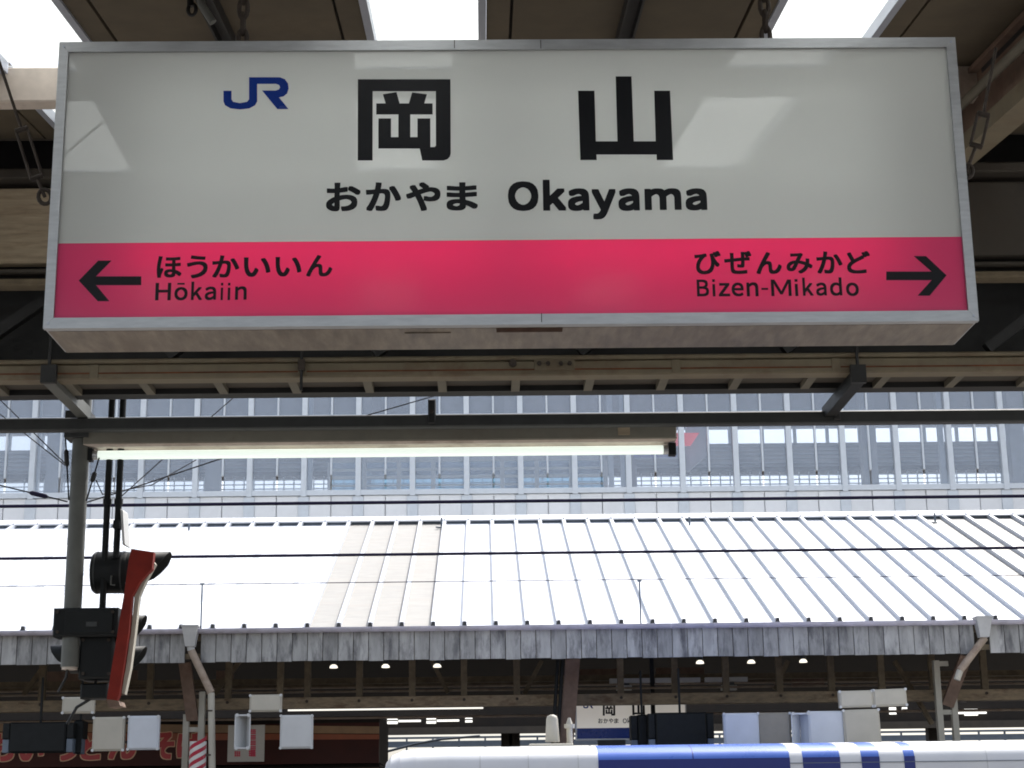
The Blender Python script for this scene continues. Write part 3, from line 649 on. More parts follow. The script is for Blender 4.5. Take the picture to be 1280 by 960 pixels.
# ------------------------------------------------------------------ opposite canopy
YO, YRG = 23.0, 30.0
zo, zrg = ZV(781, YO), ZV(651, YRG)
XA, XB = -13.5, 14.5
oc = T('opposite_canopy', 'white ribbed metal roof with weathered plank fascia over the opposite platform', 'canopy', (0, YRG, 0))
dirv = Vector((0, YRG-YO, zrg-zo)); nrm = Vector((0, -dirv.z, dirv.y)).normalized()
xr0 = XU(266.9, 781, YO); pitch = (XU(1010, 781, YO)-XU(266.9, 781, YO))/19.0
def roofquad(x0, x1, lift0, lift1):
    a, b = Vector((0, YO-.05, zo-.05*dirv.z/dirv.y)), Vector((0, YRG, zrg))
    v = []
    for L in (lift0, lift1):
        v += [a+nrm*L+Vector((x0, 0, 0)), a+nrm*L+Vector((x1, 0, 0)), b+nrm*L+Vector((x1, 0, 0)), b+nrm*L+Vector((x0, 0, 0))]
    return MB().hexa(v)
k0 = math.floor((XA-xr0)/pitch); k1 = math.ceil((XB-xr0)/pitch)
sheet = rib = None
def stained(k):
    return 3 <= k <= 6 or k >= 27
for k in range(k0, k1):
    x = xr0+k*pitch
    o = oc.part('roof_sheet', roofquad(x+.02, x+pitch-.02, -.012, random.uniform(-.001, .002)), M['roofs'] if stained(k) else M['roof'])
    if rib is None:
        rib = oc.part('roof_rib', roofquad(x-.03, x+.03, -.012, .066), M['rib']); rx = x
        foot = oc.part('rib_end', MB().prism([(x-.04, YO-.09, zo-.05), (x+.04, YO-.09, zo-.05), (x+.016, YO-.09, zo+.045), (x-.016, YO-.09, zo+.045)], (0, .035, 0)), M['dgrey'])
    else:
        oc.copy_part(rib, (x-rx, 0, 0)); oc.copy_part(foot, (x-rx, 0, 0))
# ridge: capping pieces between ribs with a lifted lip
cap = peak = None
for k in range(k0, k1):
    x = xr0+k*pitch
    if cap is None:
        mb = MB()
        f0 = Vector((0, YRG-.22, zrg-.22*dirv.z/dirv.y))+nrm*.062; f1 = Vector((0, YRG+.05, zrg+.10))
        mb.hexa([f0+Vector((x+.004, 0, -.012)), f0+Vector((x+pitch-.004, 0, -.012)), f1+Vector((x+pitch-.004, 0, -.012)), f1+Vector((x+.004, 0, -.012)),
                 f0+Vector((x+.004, 0, .012)), f0+Vector((x+pitch-.004, 0, .012)), f1+Vector((x+pitch-.004, 0, .012)), f1+Vector((x+.004, 0, .012))])
        cap = oc.part('ridge_cap', mb, M['roofcap']); cx_ = x
        g0 = Vector((0, YRG-.17, zrg-.17*dirv.z/dirv.y))  # dark strip painting in the shadow gap under the ridge cap
        fil = oc.part('ridge_shadow_strip', MB().hexa([g0+Vector((x+.03, 0, 0)), g0+Vector((x+pitch-.03, 0, 0)), g0+Vector((x+pitch-.03, .02, 0)), g0+Vector((x+.03, .02, 0)),
                 g0+nrm*.045+Vector((x+.03, 0, 0)), g0+nrm*.045+Vector((x+pitch-.03, 0, 0)), g0+nrm*.045+Vector((x+pitch-.03, .02, 0)), g0+nrm*.045+Vector((x+.03, .02, 0))]), M['slate'])
        pk = oc.part('rib_peak', MB().prism([f0+Vector((x-.045, -.01, -.045)), f0+Vector((x+.045, -.01, -.045)), f0+Vector((x+.006, -.01, .035)), f0+Vector((x-.006, -.01, .035))], (0, .1, .03)), M['roofcap'])
    else:
        for q in (cap, fil, pk): oc.copy_part(q, (x-cx_, 0, 0))
# far slope, soffit
oc.part('far_roof_slope', MB().hexa([(XA, YRG+.06, zrg+.03), (XB, YRG+.06, zrg+.03), (XB, 37.5, zo), (XA, 37.5, zo), (XA, YRG+.06, zrg+.06), (XB, YRG+.06, zrg+.06), (XB, 37.5, zo+.03), (XA, 37.5, zo+.03)]), M['roof'])
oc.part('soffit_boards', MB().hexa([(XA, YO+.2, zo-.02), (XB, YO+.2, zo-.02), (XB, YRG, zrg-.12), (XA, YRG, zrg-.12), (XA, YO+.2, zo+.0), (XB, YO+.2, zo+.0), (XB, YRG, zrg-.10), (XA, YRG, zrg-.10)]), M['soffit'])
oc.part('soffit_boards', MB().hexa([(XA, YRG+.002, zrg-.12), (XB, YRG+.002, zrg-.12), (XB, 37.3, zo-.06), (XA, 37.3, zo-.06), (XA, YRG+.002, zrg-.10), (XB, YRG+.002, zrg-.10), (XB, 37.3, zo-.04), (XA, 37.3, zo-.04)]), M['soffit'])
# gutter
YGT = YO-.12
gz = ZV(787.5, YGT)
gm = MB(); n = 10; L = []
for s in range(7):
    xa, xb = XA+(XB-XA)*s/7, XA+(XB-XA)*(s+1)/7-.006
    gmb = MB(); vs = []
    for rr in (.062, .055):
        for k in range(n+1):
            t = math.pi+math.pi*k/n
            vs += [(xa, YGT+rr*math.cos(t), gz+.06+rr*math.sin(t)), (xb, YGT+rr*math.cos(t), gz+.06+rr*math.sin(t))]
    m_ = 2*(n+1); fs = [(o+2*k, o+2*k+1, o+2*k+3, o+2*k+2) for o in (0, m_) for k in range(n)]+[(0, 1, m_+1, m_), (2*n, 2*n+1, m_+2*n+1, m_+2*n)]
    gmb.add(vs, fs, True); oc.part('roof_gutter', gmb, M['gutter'])
# fascia planks
YFP = YO-.04
zp1, zp0 = ZV(787, YFP), ZV(823.5, YFP)
pw = (XU(1200, 805, YFP)-XU(60, 805, YFP))/60.0
pk_ = 0
x = XU(2.5, 805, YFP)-pw*10
hop = (XU(237, 805, YFP), XU(1231, 805, YFP))
while x < XB:
    wdt = pw-.008
    if not any(abs(x+pw/2-h) < pw*.55 for h in hop):
        oc.part('fascia_plank', MB().bbox_(x, x+wdt, YFP-random.uniform(0, .008), YFP+.022, zp0-random.uniform(-.006, .008), zp1, .004), M['plank'])
    x += pw
oc.part('fascia_batten', MB().box(XA, XB, YFP+.026, YFP+.06, zp0+.05, zp0+.12), M['rafter'])
oc.part('fascia_batten', MB().box(XA, XB, YFP+.026, YFP+.08, zp1-.1, zp1-.02), M['rafter'])
# hopper heads and downpipes
def downpipe(u, pts, lab):
    q = P(u, 795, YO-.2)
    d = T('rain_pipe', lab, 'downpipe', P(*pts[-1], YO-.1), 'rain pipes on the opposite canopy')
    hw, hz_ = .105, .0
    zt_, zb_ = ZV(779, YO-.2), ZV(803, YO-.2)
    d.part('hopper', MB().hexa([(q.x-.06, YO-.2, zb_), (q.x+.06, YO-.2, zb_), (q.x+.06, YO-.07, zb_), (q.x-.06, YO-.07, zb_), (q.x-hw, YO-.26, zt_), (q.x+hw, YO-.26, zt_), (q.x+hw, YO-.06, zt_), (q.x-hw, YO-.06, zt_)]), M['pipe'])
    d.part('rim', MB().box(q.x-hw-.01, q.x+hw+.01, YO-.27, YO-.055, zt_+.001, zt_+.02), M['pipe'])
    c = [P(u2, v2, YO-.13) for u2, v2 in pts]
    d.part('spout', MB().tube([(q.x, YO-.13, zb_+.01), c[0]], .05, 12), M['pipe'])
    d.part('slanted_pipe', MB().tube([c[0], c[1]], .05, 12), M['pipeb'])
    if len(c) > 2: d.part('vertical_pipe', MB().tube(c[1:], .045, 12), M['boxb'])
    if len(c) > 2:
        for vv in (885, 940): z_ = ZV(vv, YO-.13); d.part('pipe_band', MB().tube([(c[1].x, YO-.13, z_), (c[1].x, YO-.13, z_+.02)], .052, 12), M['iron'])
downpipe(237.5, [(239, 813), (264, 866), (265.5, 985)], 'drain pipe with grey hopper at left, bending down past the striped post')
downpipe(1231, [(1231, 797), (1200, 838), (1196, 850)], 'drain pipe with grey hopper at right, slanting behind the fascia')
# structure below the eave
YPU = 24.4
zg1, zg0 = ZV(868.5, YPU), ZV(882.5, YPU)
oc.part('girder', MB().bbox_(XA, XB, YPU, YPU+.16, zg0, zg1), M['girder'])
oc.part('purlin', MB().box(XA, XB, 25.6, 25.7, ZV(852, 25.6), ZV(845, 25.6)), M['rafter'])
oc.part('purlin', MB().box(XA, XB, 27.2, 27.3, ZV(858, 27.2), ZV(852, 27.2)), M['rafter'])
pstu = [350, 384, 449, 515, 580, 646, 776, 844, 908, 975, 1040, 1103, 1232, 1167, 285, 187, 120, 52, -12, 1297]
post = None
for u in pstu:
    x = XU(u, 850, YPU)
    if post is None:
        post = oc.part('strut', MB().box(x-.045, x+.045, YPU+.02, YPU+.11, zg1+.002, zo+.28), M['rafter']); pX = x
        bolt = oc.part('girder_bolt', MB().tube([(x, YPU, (zg0+zg1)/2+.02), (x, YPU-.015, (zg0+zg1)/2+.02)], .022, 8), M['iron'])
    else: oc.copy_part(post, (x-pX, 0, 0)); oc.copy_part(bolt, (x-pX, 0, 0))
for (ua, va, ub, vb) in ((677, 826, 655, 868), (1118, 826, 1165, 905), (985, 826, 968, 862), (300, 826, 268, 868), (540, 826, 560, 866), (60, 826, 30, 868)):
    oc.part('brace', MB().beam(P(ua, va, YPU+.5), P(ub, vb, YPU+.5), .06, .08, (0, 1, 0)), M['rafter'])
for (ua, ub, va, vb) in ((58, 100, 839, 855), (155, 172, 838, 853), (270, 292, 838, 852), (725, 772, 836, 846), (820, 880, 834, 843), (990, 1030, 846, 856)):
    a, b = P(ua, vb, 26.2), P(ub, va, 26.2); oc.part('hanging_panel', MB().box(a.x, b.x, 26.2, 26.24, a.z, b.z), M['rustbeam'])
for v, Yc, rr in ((862, 24.9, .018), (857, 25.1, .014), (895, 25.4, .02)):
    z = ZV(v, Yc); oc.part('cable_pipe', MB().tube([(XA, Yc, z), (XB, Yc, z)], rr, 6), M['pipeb'])
rft = None
for k in range(-19, 21):
    x = XU(646, 850, YPU)+k*.71
    if rft is None: rft = oc.part('rafter', MB().beam((x, YO+.15, zo-.1), (x, YRG, zrg-.2), .07, .1), M['rafter']); fX = x
    else: oc.copy_part(rft, (x-fX, 0, 0))
def col(label, lean, posts, rungs, Y, stripes=None):
    t = T('lattice_column', label, 'column', (P(posts[0][0], 900, Y).x, Y, 0), 'columns of the opposite canopy')
    (ua, va), (ub, vb) = lean
    t.part('brace', MB().beam(P(ua, va, Y-.2), P(ub, vb, Y), .16, .10, (0, 1, 0)), M['rustbeam'])
    for (u, v0) in posts:
        x = XU(u, 900, Y); t.part('upright', MB().box(x-.04, x+.04, Y-.04, Y+.06, 0, ZV(v0, Y)), M['boxb'])
    x0, x1 = XU(posts[0][0], 900, Y)+.041, XU(posts[-1][0], 900, Y)-.041
    for v in rungs: t.part('rung', MB().box(x0, x1, Y-.02, Y+.03, ZV(v+3, Y), ZV(v-3, Y)), M['boxb'])
    return t
YC = 24.0
lc = col('pale lattice column with rusty brace standing behind the left drain pipe', ((231, 828), (241, 900)), ((233, 888), (252, 860)), (907, 944, 980), YC)
col('pale lattice column with rusty brace below the right drain hopper', ((1207, 820), (1184, 882)), ((1175, 832), (1194, 868)), (836, 897, 940), YC)
sp_ = T('slanted_post', 'rusty slanted post just left of the small blue and white name sign', 'post', (XU(706, 930, YC), YC, 0))
sp_.part('shaft', MB().beam(P(716, 822, YC), P(703, 985, YC), .2, .14, (0, 1, 0)), M['rustbeam'])
sp_.part('conduit', MB().tube([P(703, 825, YC-.1), P(694, 985, YC-.1)], .025, 8), M['dark'])
sp_.part('conduit', MB().tube([P(697, 825, YC-.1), P(688, 985, YC-.1)], .025, 8), M['dark'])
# striped post
q = P(247, 950, YC-.3)
st = T('striped_post', 'post wrapped in slanting red and white warning stripes below the left lattice column', 'post', (q.x, YC-.3, 0))
st.part('wrap', MB().tube([(q.x, YC-.3, 0), (q.x, YC-.3, ZV(922, YC-.3))], .115, 20), M['white'])
zz = ZV(990, YC-.3); top = ZV(923, YC-.3)
while zz < top:
    mb = MB(); vs = []; ok = True
    for k in range(9):
        th = math.pi*1.05+math.pi*.9*k/8; xx = q.x+.1165*math.cos(th); yy = YC-.3+.1165*math.sin(th); zz_ = zz+.17*k/8
        vs += [(xx, yy, zz_), (xx, yy, zz_+.055)]
    if zz+.23 < top+.1: mb.add(vs, [(2*k, 2*k+2, 2*k+3, 2*k+1) for k in range(8)], True); st.part('stripe', mb, M['pred'])
    zz += .115
# eave wire posts
for u, v0, v1, lab in ((251, 730, 786, 'thin upright rod on the gutter carrying the thin wire, near the left hopper'), (801, 726, 780, 'thin upright rod on the gutter carrying the thin wire, near the middle')):
    p = P(u, v1, YO-.1); t = P(u, v0, YO-.1)
    rd = T('wire_rod', lab, 'rod', p, 'rods on the gutter'); rd.part('rod', MB().tube([p, (p.x, p.y, t.z)], .011, 6), M['slate'])
    rd.part('holder', MB().tube([(p.x-.03, p.y, t.z), (p.x+.03, p.y, t.z)], .014, 6), M['slate'])
p = P(640, 726, YO-.1)
single('bird_wire', MB().tube([(XA, YO-.1, p.z), (XB, YO-.1, p.z)], .006, 6), M['wirep'], 'thin wire stretched above the gutter of the white roof', 'wire')
# roof hooks
for u, v, lab in ((236, 665, 'small bent metal hook near the ridge at left above the signal lamps'), (552, 657, 'small bent metal hook near the ridge beside the stained sheets'), (862, 656, 'small bent metal hook near the ridge right of the middle'), (1169, 651, 'small bent metal hook near the ridge at far right')):
    Yh = YRG-.55; p = P(u, v, Yh); h = T('snow_hook', lab, 'hook', p, 'hooks on the white roof')
    h.part('stem', MB().tube([p-Vector((0, 0, .06)), p+Vector((0, 0, .14))], .018, 6), M['slate'])
    h.part('arm', MB().tube([p+Vector((0, -.1, -.05)), p+Vector((-.10, -.12, -.045))], .014, 6), M['slate'])

# ------------------------------------------------------------------ lamps under the opposite canopy
l0 = None
for u, v, lab in ((417, 832, 'leftmost lit dome lamp under the plank fascia'), (482, 831.5, 'second lit dome lamp from the left under the plank fascia'), (546.5, 831, 'third lit dome lamp from the left under the plank fascia'), (875, 826.5, 'lit dome lamp under the plank fascia above the unlit pale light bar'), (939, 826, 'lit dome lamp just right of the end of the unlit light bar'), (1004, 825, 'rightmost lit dome lamp under the plank fascia')):
    Yl = 24.0; p = P(u, v+1.5, Yl)
    if l0 is None:
        t = T('dome_lamp', lab, 'lamp', p, 'dome lamps under the opposite canopy')
        t.part('shade', MB().tube([p+Vector((0, 0, .031)), p+Vector((0, 0, .16)), p+Vector((0, 0, .32))], [.05, .02, .02], 10), M['dgrey'])
        t.part('bulb', MB().tube([p+Vector((0, 0, -.018)), p+Vector((0, 0, -.016)), p+Vector((0, 0, .012)), p+Vector((0, 0, .03))], [.05, .058, .05, .025], 14), M['lamp'])
        l0 = t.e; lp = p
    else: dup(l0, p-lp, lab)
Yl = 26.0
a, b = P(360, 886.5, Yl), P(604, 883.5, Yl)
t = T('strip_light', 'long lit white strip light hanging behind the grey cabinets', 'lamp', a)
t.part('tube', MB().tube([(a.x, Yl, a.z), (b.x, Yl, a.z)], .03, 10), M['tubew'])
t.part('housing', MB().box(a.x-.08, b.x+.05, Yl-.05, Yl+.05, a.z+.032, a.z+.07), M['dgrey'])
Yl = 25.0
t = T('light_bar', 'unlit pale light bar with two hanging boxes above the small name sign', 'lamp', P(848, 850, Yl))
for u0, u1 in ((762, 812), (819, 875), (881, 934)):
    a, b = P(u0, 850, Yl), P(u1, 850, Yl); t.part('bar', MB().box(a.x, b.x, Yl-.05, Yl+.05, ZV(853, Yl, 848), ZV(847.5, Yl, 848)), M['pipe'])
for u in (780, 911):
    a = P(u, 860, Yl); t.part('hanging_box', MB().box(a.x-.11, a.x+.11, Yl-.06, Yl+.06, a.z-.03, a.z+.035), M['pipe'])
    t.part('bracket', MB().box(a.x-.08, a.x+.08, Yl-.02, Yl+.02, a.z+.036, ZV(853.5, Yl, 848)), M['dgrey'])
a = P(815, 850, Yl); t.part('hanger_rod', MB().box(a.x-.03, a.x+.03, Yl-.03, Yl+.03, ZV(895, Yl), zo+.1), M['dark'])

# ------------------------------------------------------------------ equipment cabinets
def cabinet(u0, u1, v0, v1, m, lab, Y=22.6, dep=.1, rot=0, name='equipment_cabinet'):
    a, b = P(u0, v1, Y), P(u1, v0, Y); x0, x1, z0, z1 = a.x, b.x, a.z, b.z
    t = T(name, lab, 'cabinet', ((x0+x1)/2, Y, z0), 'pale cabinets hanging by the opposite platform')
    t.part('case', MB().bbox_(x0, x1, Y, Y+dep, z0, z1, .008), M[m])
    t.part('cover', MB().bbox_(x0+.02, x1-.02, Y-.012, Y-.001, z0+.02, z1-.02, .004), M[m])
    for x in (x0+.01, x1-.01):
        for z in (z0+.01, z1-.01): t.part('lug', MB().tube([(x, Y-.015, z), (x, Y+.01, z)], .019, 8), M['boxg'])
    if rot: t.e.rotation_euler.y = R(rot)
    return t
cabinet(77, 117.5, 871, 892, 'boxb', 'small beige cabinet alone under the end of the red board')
cabinet(114.5, 156, 896, 939, 'boxb', 'square beige cabinet in front of the noodle lettering')
cabinet(158.5, 199, 894.5, 937.5, 'boxw', 'square bluish white cabinet in front of the noodle lettering')
cabinet(311.5, 352, 868, 890, 'boxb', 'small beige cabinet above the narrow white open box')
cabinet(349.5, 391, 893.5, 936, 'boxg', 'square light grey cabinet hanging right of the red lettered notice')
cabinet(906.5, 948, 891, 950, 'boxw', 'pale blue cabinet behind the train, left of the brown one', 22.62)
cabinet(949, 988, 890.5, 950, 'boxd', 'brown grey cabinet behind the train between two pale ones', 22.66)
cabinet(1013, 1055, 888.5, 950, 'boxw', 'pale blue cabinet behind the train joined to the narrow open box', 22.6)
cabinet(1050, 1091, 863, 884.5, 'boxb', 'small beige cabinet on top at right, left one of the pair', 22.6, .1, -.8)
cabinet(1092.5, 1133, 861, 883, 'boxb', 'small beige cabinet on top at right, right one of the pair', 22.6, .1, -1.6)
cabinet(1058, 1100, 886.5, 950, 'boxb', 'square beige cabinet standing behind the white striped end of the train', 22.56, .1, -1.2)
def openbox(u0, u1, v0, v1, lab, m, Y=22.6):
    a, b = P(u0, v1, Y), P(u1, v0, Y); x0, x1, z0, z1 = a.x, b.x, a.z, b.z
    t = T('open_box', lab, 'box', ((x0+x1)/2, Y, z0), 'pale cabinets hanging by the opposite platform')
    xm = (x0+x1)/2+.02; yd = Y+.2
    t.part('wall', MB().hexa([(x0, Y, z0), (x0+.012, Y, z0), (xm, yd, z0), (xm-.012, yd, z0), (x0, Y, z1), (x0+.012, Y, z1), (xm, yd, z1), (xm-.012, yd, z1)]), M[m])
    t.part('wall', MB().hexa([(x1-.012, Y, z0), (x1, Y, z0), (xm+.014, yd, z0), (xm+.002, yd, z0), (x1-.012, Y, z1), (x1, Y, z1), (xm+.014, yd, z1), (xm+.002, yd, z1)]), M[m])
    for zz in (z0-.022, z1+.002):
        t.part('end_plate', MB().prism([(x0, Y, zz), (x1, Y, zz), (xm, yd, zz)], (0, 0, .02)), M[m])
        for x in (x0+.03, x1-.03): t.part('lug', MB().tube([(x, Y-.012, zz+.01), (x, Y+.01, zz+.01)], .024, 8), M['boxg'])
openbox(292.5, 313.5, 895, 934, 'narrow white box with hollow front hanging before the red lettered notice', 'boxg')
openbox(991.5, 1013, 893, 950, 'narrow hollow box behind the train beside a pale blue cabinet', 'boxw')
def monitor(u0, u1, v0, v1, lab, Y, flip=False):
    a, b = P(u0, v1, Y), P(u1, v0, Y)
    t = T('platform_monitor', lab, 'monitor', ((a.x+b.x)/2, Y, a.z), 'black hanging monitors')
    t.part('case', MB().bbox_(a.x+.1, b.x-.1, Y, Y+.3, a.z, b.z, .02), M['dark'])
    for x in (a.x, b.x-.095):
        t.part('side_cover', MB().bbox_(x, x+.095, Y+.02, Y+.3, (a.z*.55+b.z*.45), b.z-.01, .01), M['dark'])
        t.part('side_panel', MB().bbox_(x+.004, x+.09, Y+.03, Y+.2, a.z, (a.z*.56+b.z*.44), .006), M['slate'])
    t.part('hanger', MB().box((a.x+b.x)/2-.014, (a.x+b.x)/2+.014, Y+.12, Y+.15, b.z, b.z+.6), M['dark'])
monitor(1, 92, 902, 941, 'black hanging monitor with slate side panels at far left before the lettering', 23.3)
monitor(812, 892, 890, 950, 'black hanging monitor over the blue part of the train', 23.3)
monitor(790, 818, 893, 950, 'narrow black hanging unit covering the right half of the small name sign', 23.6)
monitor(90, 104, 900, 942, 'narrow black hanging unit beside the far left monitor', 23.5)

# ------------------------------------------------------------------ small name sign on the opposite platform
YQ = 25.2
ns = T('platform_name_sign', 'small white and blue station name sign hanging under the opposite canopy', 'sign', P(788, 923, YQ))
a, b = P(721.5, 923.5, YQ), P(856, 872, YQ); zq = ZV(909.5, YQ, 788)
ns.part('case', MB().box(a.x-.02, b.x+.02, YQ+.012, YQ+.14, a.z-.02, b.z+.02), M['alu'])
ns.part('face_panel', MB().box(a.x, b.x, YQ+.004, YQ+.011, zq, b.z), M['litface'])
ns.part('colour_band', MB().box(a.x, b.x, YQ+.004, YQ+.011, a.z, zq-.001), M['blue'])
f = lambda u, v: (753.5+(u-447)/(563-447)*15.5, 880+(v-98)/(200-98)*14.5)
mb = MB()
for i, p_ in enumerate(OKA): poly_px(mb, p_, C_KAN, YQ, YQ-.001*i, .003, f)
ns.part('kanji', mb, M['ink'])
f2 = lambda u, v: (790+(u-722)/(842-722)*16.5, 879+(v-95)/(200-95)*15)
mb = MB(); poly_px(mb, YAMA[0], C_YAM, YQ, YQ, .003, f2); ns.part('kanji', mb, M['ink'])
f3 = lambda u, v: (729+(u-279)/81*12.5, 877.5+(v-96)/40*8)
mb = MB(); poly_px(mb, LOGO, C_LOGO, YQ, YQ, .003, f3); ns.part('logo', mb, M['blue'])
mb = MB()
for i, ch in enumerate('おかやま'): put_px(mb, ch, (0, 0, 1), (747.8+i*6.6, 753.4+i*6.6, 898, 904), YQ, YQ, .02)
ns.part('kana_lettering', mb, M['ink'])
mb = MB(); x = 778.5
for ch, w_, v0 in (('Ｏ', 5, 898.2), ('ｋ', 3.8, 897.5), ('ａ', 3.6, 899.6), ('ｙ', 3.6, 899.6), ('ａ', 3.6, 899.6), ('ｍ', 5.6, 899.6), ('ａ', 3.6, 899.6)):
    put_px(mb, ch, (0, 0, 1), (x, x+w_, v0, 904 if ch != 'ｙ' else 905.5), YQ, YQ, .02); x += w_+.8
ns.part('roman_lettering', mb, M['ink'])
x = XU(765, 935, YQ); ns.part('lower_bracket', MB().box(x-.2, x+.2, YQ+.02, YQ+.1, a.z-.12, a.z-.022), M['dgrey'])

# ------------------------------------------------------------------ noodle shop board, notice
YK = 26.4
nb = T('shop_signboard', 'dark brown shop board with red cream-edged noodle lettering at lower left', 'signboard', P(220, 985, YK))
a, b = P(-60, 952, YK), P(474, 903, YK)
nb.part('board', MB().box(a.x, b.x, YK+.01, YK+.08, a.z-.1, b.z), M['board'])
def bandpx(v0a, v1a, v0b, v1b, m, yo):
    p = [P(-60, v0a, YK), P(474, v0b, YK), P(474, v1b, YK), P(-60, v1a, YK)]
    nb.part('stripe', MB().prism([(q.x, YK+yo, q.z) for q in p], (0, .004, 0)), M[m])
bandpx(903, 914, 908, 917, 'tan', .004); bandpx(915, 927, 918, 924, 'orange', .004)
for ch, u0, u1, v0, v1 in (('お', -14, 21, 917, 952), ('い', 23, 55, 919, 951), ('う', 71, 97, 916, 951), ('ど', 101, 131, 917, 950), ('ん', 136, 170, 916, 949), ('そ', 194, 218, 915, 949), ('ば', 221, 254, 915, 947)):
    mb = MB(); put_px(mb, ch, (0, 0, 1), (u0-1, u1+1, v0-1, v1+1), YK, YK+.003, .075); oo = nb.part('letter_outline', mb, M['cream'])
    mb = MB(); put_px(mb, ch, (0, 0, 1), (u0+.2, u1-.2, v0+.2, v1-.2), YK, YK-.001, .042); nb.part('letter', mb, M['sred'], oo)
sh = MB().box(a.x, b.x, YK+.1, YK+.2, -.0, a.z-.1); 
kio = T('noodle_kiosk', 'dark kiosk front below the noodle lettering board', 'kiosk', (0, YK+.2, 0))
kio.part('wall', MB().box(a.x, b.x, YK+.15, YK+2.5, 0, a.z-.11), M['soffit'])
kio.part('counter', MB().box(a.x, b.x, YK-.1, YK+.14, ZV(962, YK), ZV(958, YK)), M['tan'])
kio.part('awning_box', MB().box(a.x, b.x, YK+.1, YK+2.5, a.z-.09, b.z+.1), M['soffit'])
YQ2 = 24.9
nt_ = T('notice_board', 'grey white hanging notice with red vertical lettering behind the narrow white box', 'notice', P(307, 953, YQ2))
a, b = P(284, 952.5, YQ2), P(331, 906, YQ2)
nt_.part('panel', MB().bbox_(a.x, b.x, YQ2, YQ2+.03, a.z, b.z, .004), M['poster'])
random.seed(3)
def marks(u0, u1, v0, v1):
    mb = MB()
    for k in range(3):
        vv = v0+(v1-v0)*(k+.5)/3; p0, p1 = P(u0, vv-.55, YQ2), P(u1, vv+.45, YQ2); mb.box(p0.x, p1.x, YQ2-.004, YQ2-.001, p1.z, p0.z)
    for k in range(3):
        uu = u0+(u1-u0)*(k+.5)/3; p0, p1 = P(uu-.5, v0, YQ2), P(uu+.4, v1, YQ2); mb.box(p0.x, p1.x, YQ2-.0055, YQ2-.0041, p1.z, p0.z)
    nt_.part('lettering', mb, M['pred'])
for k in range(5): marks(313.2, 319.8, 911.5+k*7, 917.8+k*7)
marks(311, 319, 938, 945.5); marks(293, 300.5, 931, 937); marks(293, 300.5, 939, 945.8)

# ------------------------------------------------------------------ the train
YTN = 19.0                            # near side wall
zsh = ZV(933, 19.9)
tr = T('train_car', 'white train roof with broad blue blocks and stripes at the bottom edge of the picture', 'train', (2, 20.4, -1.1))
prof = []                             # (y, z) from near side up over the roof
zc_ = zsh-.183
for y, z in ((0, -1.9), (0, -.12), (.012, -.02), (.05, .075), (.12, .15), (.24, .21), (.42, .255), (.7, .285), (1.05, .30), (1.4, .305)):
    prof.append((YTN+y, zc_+z*(.6 if z > 0 else 1)))
prof += [(2*(YTN+1.4)-y, z) for y, z in reversed(prof[:-1])]
def shell(x0, x1, sc0=1, sc1=1, lift=0):
    n = len(prof); vs = []
    for x, sc in ((x0, sc0), (x1, sc1)):
        for y, z in prof:
            yc_ = YTN+1.4; vs.append((x, yc_+(y-yc_)*(sc+lift), zc_-1.9+(z-(zc_-1.9))*(sc if sc < 1 else 1+lift*.5)))
    return MB().add(vs, [(i, i+1, n+i+1, n+i) for i in range(n-1)], True)
XT = lambda u: XU(u, 940, YTN+.1)
bands = [(560, 747, 'train'), (747, 985, 'tblue'), (985, 1001, 'train'), (1001, 1047.5, 'tblue'), (1047.5, 1074, 'train'), (1074, 1096.5, 'tblue'), (1096.5, 1127, 'train'), (1127, 1140.5, 'tblue'), (1140.5, 1560, 'train')]
x_end = XT(478)
ends = [(XT(560), 1.0), (XT(520), .995), (XT(500), .985), (XT(488), .965), (XT(481), .93), (XT(478), .88)]
mbn = MB()
for (xa, sa), (xb, sb) in zip(ends, ends[1:]): m2 = shell(xb, xa, sb, sa); mbn.add(m2.v, m2.f, True)
n = len(prof); last = shell(ends[-1][0], ends[-1][0]+.1, ends[-1][1], ends[-1][1]); mbn.add(last.v[:n], [tuple(range(n))])
tr.part('rounded_end', mbn, M['train'])
for u0, u1, m in bands:
    tr.part('body_section', shell(XT(u0), XT(u1)-.001), M[m], label='blue painted roof block' if m == 'tblue' else None)
tr.part('roof_seam', MB().box(XT(985), XT(1560), YTN-.0045, YTN+.002, zc_-.075, zc_-.068), M['slate'])
for u0, u1, m in bands:
    if m == 'tblue': tr.part('shaded_side_panel', MB().box(XT(u0)+.002, XT(u1)-.002, YTN-.003, YTN+.004, zc_-1.2, zc_-.012), M['tshade_joint'])  # darker blue paints in the shade on the upright side
tr.part('ventilator_base', MB().bbox_(XT(665), XT(722), YTN+1.0, YTN+1.9, zc_+.15, zc_+.215), M['boxb'])
p = P(690.5, 922, YTN+1.3); pz = ZV(894, YTN+1.3)
tr.part('roof_ventilator', MB().tube([(p.x, p.y, p.z-.05), (p.x, p.y, pz-.05), (p.x, p.y, pz-.015), (p.x, p.y, pz)], [.085, .068, .055, .02], 18), M['boxb'])
p = P(712, 922, YTN+1.3); pz = ZV(898, YTN+1.3)
for u in (600, 660, 722, 865, 1230, 1330): 
    j = shell(XT(u)-.006, XT(u)+.006, 1.0012, 1.0012); tr.part('roof_joint', j, M['boxg'] if not 747 < u < 985 else M['tshade_joint'])
q = P(1010, 933.5, YTN+.35); tr.part('roof_lug', MB().bbox_(q.x-.04, q.x+.04, q.y, q.y+.06, q.z-.03, q.z+.015, .005), M['train'])
rv = tr.part('roof_post', MB().tube([(p.x, p.y, p.z-.1), (p.x, p.y, ZV(911, p.y))], .035, 12), M['boxb'])
tr.part('post_ring', MB().tube([(p.x, p.y, ZV(911, p.y)), (p.x, p.y, ZV(906, p.y))], .062, 14), M['boxb'], rv)
